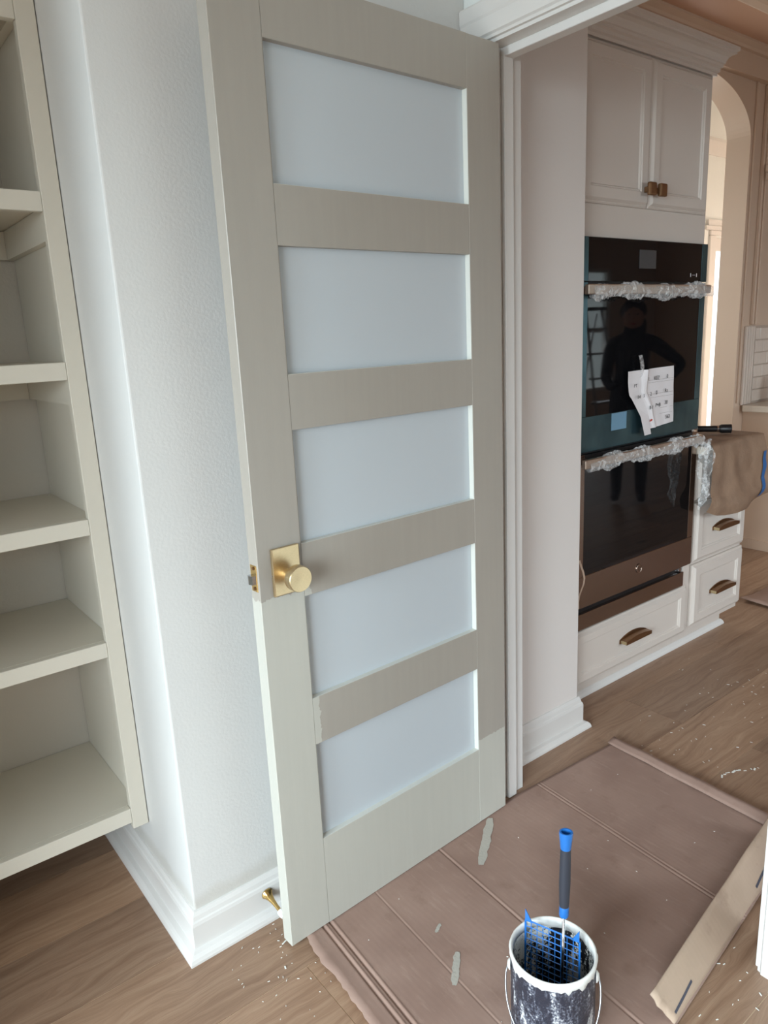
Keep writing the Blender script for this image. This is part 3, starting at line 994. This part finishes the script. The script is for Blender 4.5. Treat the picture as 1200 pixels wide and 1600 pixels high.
build('red_mark', MB().poly([NQ(0.925, 0.1535, 1.050), NQ(0.935, 0.1535, 1.058), NQ(0.948, 0.1535, 1.055), NQ(0.935, 0.1535, 1.049)], (0, 0.0004, 0)), 'red_ink', ns)
tag(build('film_label', B(0.764, 0.852, OY - 0.0012, OY - 0.0002, 1.032, 1.092), 'sticker'), 'pale blue square film label low on the upper oven door', 'label')  # bright reflection laid on as a thin pale blue plate
tag(build('film_label', B(0.900, 1.000, OY - 0.0012, OY - 0.0002, 1.575, 1.636), 'sticker_grey'), 'grey square film label on the black control panel', 'label')  # faint reflection laid on as a thin grey plate
# stray protective film strip at the lower oven's left edge
tag(build('film_strip', MB().sweep([[(0.582 + dx + 0.014 * math.sin(i * 0.5), 0.185 + 0.006 * math.cos(i), 0.60 - 0.022 * i) for dx in (0, 0.010)] for i in range(9)], False, False), 'card_edge'), 'loose peeled strip hanging at the left edge of the lower oven', 'strip')

# ---- base cabinet with drawers
bc = tag(empty('base_cabinet', (1.59, 0.5, 0)), 'pale drawer base cabinet right of the ovens, half under brown paper', 'cabinet')
build('body', B(1.353, 1.796, 0.222, YA - 0.002, 0.095, 0.868), 'cabinet', bc)
build('toe_kick', B(1.353, 1.760, 0.277, 0.30, 0, 0.095), 'cabinet', bc)
dA = shaker('drawer', bc, 1.374, 1.794, 0.118, 0.392, 0.048)
dB = shaker('drawer', bc, 1.374, 1.794, 0.405, 0.660, 0.048)
dC = shaker('drawer', bc, 1.374, 1.794, 0.673, 0.842, 0.048)
cup_pull(dA, 1.612, 0.244, 0.178, FY + 0.0085)
cup_pull(dB, 1.606, 0.530, 0.178, FY + 0.0085)
ts = struct(build('trim_5', sweep_base([(0.575, 0.277, 0, -1), (1.765, 0.277, 1, -1), (1.765, 0.30, 1, 0)], [(0, 0), (0.015, 0), (0.015, 0.006), (0.011, 0.016), (0.003, 0.024), (0, 0.025)]), 'trim'), 'white shoe moulding along the cabinet toe kicks')
tag(build('countertop', B(1.353, 1.792, 0.172, YA - 0.002, 0.868, 0.900, bev=0.003), 'counter'), 'pale stone countertop on the drawer cabinet under brown paper', 'countertop')

# ---- brown paper over the counter
kp = tag(empty('kraft_paper', (1.6, 0.4, 0.6)), 'brown kraft paper draped over the small countertop', 'paper')
def drape(u, v):
    # v 0..0.55 across the top, then down the front
    bot = [0.640, 0.612, 0.600, 0.598, 0.602, 0.612, 0.625, 0.640, 0.672]
    bi = min(7.999, u * 8)
    zb = bot[int(bi)] + (bot[int(bi) + 1] - bot[int(bi)]) * (bi - int(bi))
    xl = 1.372
    t_ = max(0, (v - 0.5) / 0.5)
    xr = 1.798 + 0.105 * min(1, max(0, (t_ - 0.40) / 0.5)) ** 1.5
    x = xl + (xr - xl) * u
    if v < 0.5:
        t = v / 0.5
        y = 0.60 - (0.60 - 0.158) * t
        z = 0.9045 + 0.003 * noise.noise(Vector((u * 4, t * 4, 2))) + 0.004
        return (x, y, z)
    t = (v - 0.5) / 0.5
    z = 0.9045 - (0.9045 - zb) * t
    wav = 0.010 * math.sin(u * 9 + 1.0) * t + 0.012 * noise.noise(Vector((u * 5, t * 3, 8)))
    if t > 0.72: wav -= 0.012 * math.sin((t - 0.72) / 0.28 * PI)
    y = 0.152 - 0.022 * t * (1 - 0.4 * t) + wav - 0.02 * max(0, u - 0.75) * 4 * t
    y = min(y, 0.160)
    x += -0.03 * max(0, t - 0.6) * (1 - u) * 2.5 + 0.02 * t * u
    return (x, y, z)
build('sheet', MB().grid(36, 48, drape), 'kraft', kp, True)
tp = [(0.965, 0.30), (0.950, 0.42), (0.935, 0.55), (0.870, 0.68), (0.790, 0.82), (0.720, 0.95)]
def tapef(u, v):
    i = min(4.999, v * 5); k = int(i); f = i - k
    uu = tp[k][0] + (tp[k + 1][0] - tp[k][0]) * f + 0.045 * (u - 0.5)
    tt = tp[k][1] + (tp[k + 1][1] - tp[k][1]) * f
    q = drape(min(1.0, uu), 0.5 + 0.5 * tt)
    return (q[0], q[1] - 0.004, q[2])
build('blue_tape', MB().grid(3, 14, tapef), 'tape_blue', kp)['label'] = 'blue masking tape strip'

# ---- black flashlight lying on the paper
fb = Vector((1.625, 0.325, 0.932))
fx = Vector((0.58, -0.80, 0)).normalized()
fs = tag(empty('flashlight', (1.60, 0.30, 0.908)), 'black flashlight lying on the brown paper beside the ovens', 'flashlight')
def seg(a, b, r0, r1):
    return MB().tube([fb + fx * a, fb + fx * b], [r0, r1], 18)
build('barrel', seg(-0.03, 0.055, 0.0135, 0.0135), 'black', fs, True, 40)
build('head', MB().tube([fb + fx * 0.055, fb + fx * 0.065, fb + fx * 0.105], [0.0135, 0.019, 0.019], 18), 'black', fs, True, 40)
build('collar', seg(0.048, 0.055, 0.0148, 0.0148), 'chrome', fs, True, 40)
build('lens', seg(0.1045, 0.1065, 0.013, 0.013), 'navy', fs, True, 40)

# ================================================================== FAR COUNTER AND TILE
tz = struct(empty('wall_tile', (3.4, YA, 0.87)), 'glossy handmade tile backsplash on the arch wall')
build('grout_bed', B(3.03, 4.6, YA - 0.006, YA, 0.885, 1.345), 'grout', tz)
th, tw = 0.0735, 0.105
tcache = {}
for r in range(6):
    x = 3.095 - (tw / 2 if r % 2 else 0)
    while x < 4.5:
        a = max(x, 3.097)
        b = x + tw - 0.004
        if b - a > 0.02:
            key = round(b - a, 3)
            if key not in tcache:
                m_ = MB()
                def tf(u, v, w=key):
                    e = min(u, 1 - u, v, 1 - v)
                    return (w * (u - 0.5), -0.008 if e > 0.05 else 0.0, (th - 0.004) * v)
                m_.box(-key / 2, key / 2, -0.008, 0, 0, th - 0.004, bev=0.003)
                me = bpy.data.meshes.new('tile')
                m_.bm.to_mesh(me); m_.bm.free()
                me.materials.append(M['tile'])
                tcache[key] = me
            o = bpy.data.objects.new('tile', tcache[key])
            COL.objects.link(o)
            o.parent = tz
            o.location = Vector(((a + b) / 2, YA - 0.0062, 0.896 + r * th)) - WL[tz.name]
            o.rotation_euler = (random.uniform(-0.012, 0.012), 0, random.uniform(-0.012, 0.012))
        x += tw
for i, x in enumerate((2.985, 3.015, 3.045, 3.072)):
    build('trim_tile', B(x - 0.011, x + 0.011, YA - 0.016, YA - 0.001, 0.885, 1.345, bev=0.005, seg=3), 'tile', tz)
fc = tag(empty('far_cabinet', (3.8, 0.5, 0)), 'tan cabinet end panel under the tiled backsplash', 'cabinet')
build('body', B(3.02, 4.6, 0.22, YA - 0.001, 0, 0.845), 'wall_tan', fc)
build('base_strip', B(3.008, 3.02, 0.22, YA - 0.001, 0, 0.06), 'wall_tan', fc)
tag(build('far_countertop', B(2.975, 4.6, 0.19, YA - 0.017, 0.846, 0.884, bev=0.004), 'counter'), 'pale stone countertop under the tiled backsplash', 'countertop')
bw = tag(build('white_jug', MB().lathe([(0.03, 0), (0.045, 0.004), (0.062, 0.05), (0.058, 0.10), (0.044, 0.14), (0.05, 0.165), (0.044, 0.165), (0.038, 0.14), (0.0, 0.02)], Matrix.Translation((3.20, 0.66, 0.8845)), 24), 'trim', None, True, 50), 'white glossy vessel on the far countertop at the picture edge', 'jug')

# ================================================================== CARDBOARD ON THE FLOOR
cs = tag(empty('cardboard_sheet', (-0.1, -0.33, 0)), 'flattened brown cardboard box on the floor under the door', 'cardboard')
NYC = 60
CREASE = ((-0.276, 0.0026, 0.0018), (-0.505, 0.0020, 0.0007), (-0.648, 0.0030, 0.0030), (-0.668, 0.0030, 0.0030), (0.152, 0.0024, 0.0012), (0.164, 0.0022, 0.0009))
XL0, XR0 = -0.72, 0.535
us = set(i / 60 for i in range(61))
for cx_, w, dpt in CREASE:
    for k_ in range(-8, 13):
        us.add(min(1, max(0, (cx_ + k_ * w * 0.6 - XL0) / (XR0 - XL0))))
us = sorted(us)
def flap_base(x):
    t = (x + 0.262) / 0.70
    return -0.711 + 0.085 * t
def sheetf(x0, v):
    u = (x0 - XL0) / (XR0 - XL0)
    fe = max(0, 1 - (x0 - XL0) / 0.035)
    x = x0 - 0.050 * v + fe * (0.010 * noise.noise(Vector((v * 9, 0.3, 0))) + 0.007 * noise.noise(Vector((v * 31, 5, 0))))
    ytop = 0.014 - (0.022 * (u - 0.65) / 0.35 if u > 0.65 else 0)
    ybot = flap_base(x) if x > -0.27 else -0.74
    y = ytop + (ybot - ytop) * v
    z = 0.0052
    for cx_, w, dpt in CREASE:
        z -= dpt * math.exp(-((x0 - cx_) / w) ** 2)
        z += dpt * 0.40 * math.exp(-((x0 - cx_ - 2.4 * w) / w) ** 2)
    if x0 < -0.69: z += 0.004 * (-0.69 - x0) / 0.03
    z += 0.0006 * noise.noise(Vector((x * 5, y * 5, 0)))
    return (x, y, max(z, 0.0012) + 0.0022)
base = MB()
vs_ = [[base.bm.verts.new(sheetf(XL0 + u * (XR0 - XL0), j_ / NYC)) for j_ in range(NYC + 1)] for u in us]
for i_ in range(len(us) - 1):
    for j_ in range(NYC):
        base.bm.faces.new((vs_[i_][j_], vs_[i_][j_ + 1], vs_[i_ + 1][j_ + 1], vs_[i_ + 1][j_]))
so = build('sheet', base, 'card', cs, True)
if so.data.polygons[0].normal.z < 0:
    so.data.flip_normals()
sm = so.modifiers.new('thickness', 'SOLIDIFY'); sm.thickness = 0.0022; sm.offset = -1
# folded lip at the far edge
def lip(u, v):
    y = 0.0 - 0.590 * v
    x = 0.506 - 0.040 * v + (0.034 + 0.004 * noise.noise(Vector((v * 8, 2, 0)))) * u
    z = 0.0095 + 0.010 * u + 0.006 * v * u + 0.002 * noise.noise(Vector((v * 6, 4, 1)))
    return (x, y, z)
lo_ = build('lip', MB().grid(3, 40, lip), 'card', cs, True)
sm = lo_.modifiers.new('thickness', 'SOLIDIFY'); sm.thickness = 0.003
# flap standing along the right edge
def flapf(u, v):
    x = -0.262 + 0.70 * u + (-0.02 + 0.012 * noise.noise(Vector((v * 14, 1, 0)))) * (1 - u) * (0.4 + v) * 0.8
    yb = -0.711 + 0.085 * u
    y = yb + (0.048 + 0.012 * u) * v
    z = 0.004 + (0.052 + 0.014 * u) * v + 0.002 * noise.noise(Vector((u * 6, 1, 2)))
    return (x, y, z)
fo = build('flap', MB().grid(40, 6, flapf), 'card_edge', cs, True)
sm = fo.modifiers.new('thickness', 'SOLIDIFY'); sm.thickness = 0.004
for a, b in ((0.03, 0.16), (0.68, 0.80)):
    def mk(u, v, a=a, b=b):
        p = Vector(flapf(a + (b - a) * u, 0.22 + 0.07 * v + 0.10 * u))
        return p + Vector((0, -0.0032, -0.0022))
    build('marker_stroke', MB().grid(12, 2, mk), 'marker', cs)
def smear(name, p0, p1, w, seed):
    p0, p1 = Vector((*p0, 0)), Vector((*p1, 0))
    d = (p1 - p0); n = Vector((-d.y, d.x, 0)).normalized()
    def f(u, v):
        e = 0.5 + 0.5 * math.sin(min(1, u * 6) * PI / 2)
        ww = w * (0.8 + 0.35 * noise.noise(Vector((u * 9, seed, v * 3)))) * min(1, 0.55 + 3 * min(u, 1 - u))
        q = p0 + d * (u + 0.03 * noise.noise(Vector((v * 9, seed, 1)))) + n * ((v - 0.5) * ww)
        return (q.x, q.y, 0.0083)
    o = build('paint_smear', MB().grid(22, 6, f), 'smear', cs)
smear('a', (-0.075, -0.010), (-0.235, -0.128), 0.030, 1)
smear('b', (-0.478, -0.292), (-0.545, -0.352), 0.020, 2)
smear('c', (-0.452, -0.205), (-0.478, -0.218), 0.010, 3)
# loose scrap of cardboard further in the kitchen
sc2 = tag(build('cardboard_scrap', MB().grid(12, 16, lambda u, v: (2.10 + 0.75 * u - 0.02 * v, 0.345 - 1.1 * v, 0.006 + 0.018 * max(0, 1 - u * 6) * max(0, 1 - v * 3) + 0.001 * math.sin(u * 9))), 'card', None, True), 'second cardboard sheet on the kitchen floor beyond the drawers', 'cardboard')
sm = sc2.modifiers.new('thickness', 'SOLIDIFY'); sm.thickness = 0.004

# ================================================================== PAINT CAN
CX, CY, CB = -0.459, -0.551, 0.0086
Lt = Vector((0.6272, -0.7789, 0)); Dv = Vector((0.7789, 0.6272, 0))
pc = tag(empty('paint_can', (CX, CY, CB)), 'metal paint can spattered with dark and white paint', 'paint can')
mc = Matrix.Translation((CX, CY, CB))
build('body', MB().lathe([(0.080, 0.0), (0.082, 0.0), (0.083, 0.004), (0.083, 0.178), (0.0845, 0.181), (0.0845, 0.184), (0.080, 0.184), (0.080, 0.004)], mc, 64, False), 'can', pc, True, 40)
build('inner_wall', MB().lathe([(0.0795, 0.184), (0.0795, 0.02)], mc, 64, False), 'can_in', pc, True)
build('base', MB().lathe([(0.081, 0.0005), (0.081, 0.003), (0.0, 0.003)], mc, 48), 'can', pc)
build('paint_pool', MB().lathe([(0.0793, 0.030), (0.0793, 0.040), (0.0, 0.040)], mc, 48), 'paint_dark', pc, True, 40)
# rim caked with white paint and runs
rim = MB()
rings = []
for i in range(72):
    a = 2 * PI * i / 72
    drip = 0.006 + 0.018 * max(0, noise.noise(Vector((math.cos(a) * 4, math.sin(a) * 4, 3)))) ** 1.0 + 0.016 * max(0, noise.noise(Vector((math.cos(a) * 9, math.sin(a) * 9, 7))))
    rr_ = 0.0845 + 0.0012 * noise.noise(Vector((math.cos(a) * 12, math.sin(a) * 12, 1)))
    pr = [(0.0785, 0.172 - drip * 0.5), (0.0790, 0.184), (0.0805, 0.1885), (0.083, 0.1895), (rr_ + 0.001, 0.186), (rr_ + 0.0012, 0.180), (0.0838, 0.178 - drip), (0.0832, 0.177 - drip)]
    rings.append([mc @ Vector((r * math.cos(a), r * math.sin(a), h)) for r, h in pr])
rings.append(rings[0])
vr = [[rim.bm.verts.new(p) for p in q] for q in rings[:-1]]
for i in range(72):
    for j in range(8):
        rim.bm.faces.new((vr[i][j], vr[(i + 1) % 72][j], vr[(i + 1) % 72][(j + 1) % 8], vr[i][(j + 1) % 8]))
build('rim', rim, 'paint_white', pc, True)
ctr = Vector((CX, CY, CB))
def bail(t):
    a = PI * t
    return ctr + Lt * (-0.0875 * math.cos(a) * (1 + 0.16 * math.sin(a) ** 0.5 * (1 - 0.5 * math.sin(a)))) - Dv * (0.012 + 0.082 * math.sin(a)) + Vector((0, 0, 0.150 - 0.125 * math.sin(a) ** 0.8))
build('bail', MB().tube([bail(i / 40) for i in range(41)], 0.0018, 8), 'ladder', pc, True)
for s_ in (-1, 1):
    e0 = ctr + Lt * (0.0825 * s_) - Dv * 0.012 + Vector((0, 0, 0.150))
    mx_ = Matrix.Translation(e0) @ Vector((0, 0, 1)).rotation_difference(Lt * s_).to_matrix().to_4x4()
    build('bail_ear', MB().lathe([(0.011, 0.0), (0.011, 0.002), (0.006, 0.006), (0, 0.0065)], mx_, 16), 'paint_white', pc, True, 40)

# ---- blue paint grid in the can
gr = tag(empty('paint_grid', tuple(ctr + Vector((0, 0, 0.045)))), 'blue plastic roller grid standing inside the paint can', 'paint grid')
gx = (Lt * 0.107 - Dv * 0.040)
g0 = ctr - gx * 0.52 + Dv * 0.008 + Vector((0, 0, 0.060))
gu = Vector((0, 0, 0.148)) + Dv * 0.030
gy = gx.cross(gu).normalized()
def gp(u, v, d=0):
    return g0 + gx * u + gu * v + gy * d
def gbar(a, b, w):
    return MB().tube([a, b], w, 4)
for i in range(10):
    u = i / 9
    build('grid_bar', gbar(gp(u, 0), gp(u, 0.93), 0.0012 if 0 < i < 9 else 0.0026), 'blue', gr)
for j in range(12):
    v = j / 11 * 0.93
    build('grid_bar', gbar(gp(0, v), gp(1, v), 0.0012 if j < 11 else 0.0022), 'blue', gr)
for s_, u in ((1, 0), (-1, 1)):
    build('corner_lug', MB().poly([gp(u, 0.92), gp(u + s_ * 0.14, 0.92), gp(u, 1.08)], gy * 0.002), 'blue', gr)

# ---- mini roller standing in the can
rb = ctr + Lt * 0.019 - Dv * 0.006
rl = tag(empty('mini_roller', tuple(rb + Vector((0, 0, 0.045)))), 'mini paint roller with blue and black handle upright in the can', 'paint roller')
def rp(z, lean=0.012):
    return Vector((rb.x, rb.y, CB + z)) + Lt * (lean * (z - 0.18)) 
build('rod', MB().tube([rp(0.045), rp(0.285)], 0.0028, 10), 'chrome', rl, True)
def oval(zs):
    rings = []
    for z, a, b in zs:
        c = rp(z)
        rings.append([c + Lt * (a * math.cos(2 * PI * k / 20)) + Dv * (b * math.sin(2 * PI * k / 20)) for k in range(20)])
    return MB().sweep(rings)
build('ferrule', oval([(0.275, 0.0085, 0.0085), (0.278, 0.0092, 0.0092), (0.296, 0.0092, 0.0092), (0.298, 0.0085, 0.0085)]), 'blue', rl, True, 40)
build('grip', oval([(0.297, 0.0088, 0.0085), (0.305, 0.0095, 0.009), (0.35, 0.0108, 0.010), (0.39, 0.0104, 0.010), (0.42, 0.0100, 0.0095), (0.432, 0.0096, 0.009)]), 'navy', rl, True, 40)
build('end_cap', oval([(0.424, 0.0092, 0.0088), (0.428, 0.0102, 0.0096), (0.440, 0.0112, 0.0100), (0.460, 0.0130, 0.0112), (0.463, 0.0126, 0.0110), (0.463, 0.0095, 0.0080), (0.452, 0.0085, 0.0070)]), 'blue', rl, True, 40)

# ================================================================== PAINT FLAKES ON THE FLOOR
fk = MB()
def flake(x, y, L, w, a, z=0.0008):
    c, s_ = math.cos(a), math.sin(a)
    pts = [(-L / 2, -w / 2), (L / 2, -w / 3), (L / 2, w / 2), (-L / 2, w / 3)]
    fk.poly([(x + c * p - s_ * q, y + s_ * p + c * q, z) for p, q in pts], (0, 0, 0.0009))
rf = random.Random(3)
for _ in range(60):
    flake(rf.uniform(-0.90, -0.70), rf.gauss(-0.02, 0.10), rf.uniform(0.0015, 0.006), rf.uniform(0.001, 0.002), rf.uniform(0, PI))
flake(-0.765, 0.002, 0.014, 0.004, 0.3)
flake(-0.80, -0.062, 0.008, 0.004, 1.2)
for _ in range(75):
    flake(rf.uniform(0.56, 1.5), rf.gauss(-0.16, 0.16), rf.uniform(0.002, 0.010), rf.uniform(0.0008, 0.002), rf.uniform(0, PI))
for i in range(9):
    flake(0.62 + 0.014 * i + rf.uniform(-0.008, 0.008), -0.335 - 0.007 * i + rf.uniform(-0.010, 0.010), rf.uniform(0.006, 0.020), rf.uniform(0.003, 0.008), rf.uniform(-0.9, 0.9))
for _ in range(45):
    flake(rf.uniform(-0.35, 0.35), rf.gauss(-0.76, 0.035), rf.uniform(0.002, 0.008), rf.uniform(0.001, 0.003), rf.uniform(0, PI))
for _ in range(22):
    flake(rf.uniform(-0.68, 0.45), rf.uniform(-0.55, -0.06), rf.uniform(0.001, 0.004), rf.uniform(0.001, 0.002), rf.uniform(0, PI), 0.0085)
flake(-0.245, -0.775, 0.018, 0.009, 0.8)
tag(build('paint_flakes', fk, 'flake'), 'tiny white paint chips scattered over floor and cardboard', 'paint chips', kind='stuff')

# ================================================================== MIRRORED IN THE OVEN GLASS: STEPLADDER AND A PERSON
ld = tag(empty('stepladder', (5.68, -3.45, 0)), 'aluminium stepladder before the far window, mirrored in the oven', 'stepladder')
for s_ in (-1, 1):
    x = 5.68 + s_ * 0.24
    build('rail', MB().tube([(x, -3.2, 0.002), (5.68 + s_ * 0.14, -3.5, 1.55)], 0.02, 4), 'ladder', ld)
    build('rear_leg', MB().tube([(x, -3.95, 0.002), (5.68 + s_ * 0.14, -3.56, 1.52)], 0.014, 4), 'ladder', ld)
for i in range(1, 6):
    f_ = i * 0.27 / 1.55
    w_ = 0.24 - 0.10 * f_
    build('step', B(5.68 - w_, 5.68 + w_, -3.2 - 0.3 * f_ - 0.05, -3.2 - 0.3 * f_ + 0.035, i * 0.27 - 0.012, i * 0.27 + 0.012), 'ladder', ld)
build('top_cap', B(5.51, 5.85, -3.62, -3.44, 1.55, 1.585), 'black', ld)

ELB = 1
def person():
    px, py = 3.62, -1.62
    root = tag(empty('person', (px, py, 0)), 'person in dark clothes with hand on hip, mirrored in oven glass', 'person')
    fx_ = Vector((-0.83, 0.55, 0)).normalized()      # facing towards the ovens
    rx_ = Vector((fx_.y, -fx_.x, 0))
    P = lambda r, f, z: Vector((px, py, 0)) + rx_ * (r * 0.93) + fx_ * (f * 0.93) + Vector((0, 0, z * 0.925))
    verts, edges, rad = [], [], []
    def V(p, r):
        verts.append(p); rad.append(r); return len(verts) - 1
    def Ed(*ids):
        for a, b in zip(ids[:-1], ids[1:]):
            edges.append((a, b))
    pel = V(P(0, 0, 0.90), 0.135)
    wai = V(P(0, 0, 1.04), 0.115); che = V(P(0, 0.01, 1.24), 0.135); nkb = V(P(0, 0, 1.38), 0.07); nk = V(P(0, 0.01, 1.45), 0.05)
    hd = V(P(0, 0.02, 1.53), 0.078); hd2 = V(P(0, 0.015, 1.61), 0.075)
    Ed(pel, wai, che, nkb, nk, hd, hd2)
    for s_ in (-1, 1):
        hp = V(P(0.09 * s_, 0, 0.84), 0.095); kn_ = V(P(0.10 * s_, 0.02, 0.47), 0.062); an = V(P(0.10 * s_, -0.02, 0.08), 0.042); to = V(P(0.11 * s_, 0.12, 0.042), 0.036)
        Ed(pel, hp, kn_, an, to)
        shd = V(P(0.17 * s_, 0, 1.34), 0.062)
        Ed(nkb, shd)
        if s_ == ELB:
            el = V(P(0.40 * s_, -0.06, 1.16), 0.045); wr = V(P(0.20 * s_, 0.06, 0.98), 0.032); hn = V(P(0.155 * s_, 0.10, 0.94), 0.032)
        else:
            el = V(P(0.21 * s_, -0.02, 1.06), 0.045); wr = V(P(0.16 * s_, 0.18, 1.00), 0.032); hn = V(P(0.13 * s_, 0.25, 1.03), 0.030)
        Ed(shd, el, wr, hn)
        hpnt = verts[hn]
        wv = (verts[hn] - verts[wr]).normalized()
        side = wv.cross(Vector((0, 0, 1))).normalized()
        for k in range(4):
            b = hpnt + side * (0.012 * (k - 1.5))
            L = (0.055, 0.066, 0.062, 0.048)[k]
            f1 = V(b + wv * 0.04, 0.0095); f2 = V(b + wv * (0.04 + L * 0.6) - Vector((0, 0, 0.012)), 0.0085); f3 = V(b + wv * (0.04 + L) - Vector((0, 0, 0.03)), 0.007)
            Ed(hn, f1, f2, f3)
        t1 = V(hpnt + side * 0.034 + wv * 0.005, 0.010); t2 = V(hpnt + side * 0.046 + wv * 0.035, 0.0085)
        Ed(hn, t1, t2)
    me = bpy.data.meshes.new('body')
    o0 = Vector((px, py, 0))
    me.from_pydata([v - o0 for v in verts], edges, [])
    o = bpy.data.objects.new('body', me)
    COL.objects.link(o)
    o.parent = root
    me.materials.append(M['cloth'])
    sk = o.modifiers.new('skin', 'SKIN')
    for i, sv in enumerate(me.skin_vertices[0].data):
        sv.radius = (rad[i], rad[i])
        sv.use_root = (i == pel)
    sb = o.modifiers.new('sub', 'SUBSURF'); sb.levels = 2; sb.render_levels = 2
    WL['body'] = o0
    # hair: cap and ponytail
    hc = P(0, -0.008, 1.595)
    mb = MB()
    rings = []
    for i in range(10):
        a = -0.35 + (PI / 2 + 0.34) * i / 9
        rings.append([hc + rx_ * (0.098 * math.cos(a) * math.cos(2 * PI * k / 18)) + fx_ * (0.112 * math.cos(a) * math.sin(2 * PI * k / 18) - 0.014) + Vector((0, 0, 0.102 * math.sin(a))) for k in range(18)])
    mb.sweep(rings)
    build('hair', mb, 'hair', root, True)
    build('ponytail', MB().tube([P(0, -0.10, 1.66), P(0.03, -0.155, 1.62), P(0.06, -0.16, 1.50), P(0.07, -0.15, 1.36), P(0.06, -0.14, 1.26)], [0.03, 0.04, 0.042, 0.032, 0.008], 12), 'hair', root, True)
    # face: a skin-coloured mask with nose, eyes, mouth, ears
    fc_ = P(0, 0.03, 1.555)
    rings = []
    for i in range(9):
        a = -PI / 2 * 0.9 + PI * 0.9 * i / 8
        rings.append([fc_ + rx_ * (0.078 * math.cos(a) * math.cos(t)) + fx_ * (0.074 * math.cos(a) * math.sin(t)) + Vector((0, 0, 0.108 * math.sin(a))) for t in [PI * k / 12 for k in range(13)]])
    build('face', MB().sweep(rings, False, False), 'skin', root, True)
    build('nose', MB().tube([P(0, 0.100, 1.575), P(0, 0.114, 1.545), P(0, 0.108, 1.53)], [0.007, 0.013, 0.010], 8), 'skin', root, True)
    for s_ in (-1, 1):
        build('eye', MB().lathe([(0.004, -0.008), (0.010, 0), (0.004, 0.008)], Matrix.Translation(P(0.030 * s_, 0.094, 1.575)), 10), 'hair', root, True)
        build('ear', MB().lathe([(0.004, -0.028), (0.014, -0.01), (0.016, 0.012), (0.005, 0.028)], Matrix.Translation(P(0.080 * s_, 0.02, 1.565)), 8), 'skin', root, True)
    build('mouth', MB().tube([P(-0.022, 0.094, 1.503), P(0, 0.104, 1.500), P(0.022, 0.094, 1.503)], [0.003, 0.005, 0.003], 6), 'red_ink', root, True)
person()
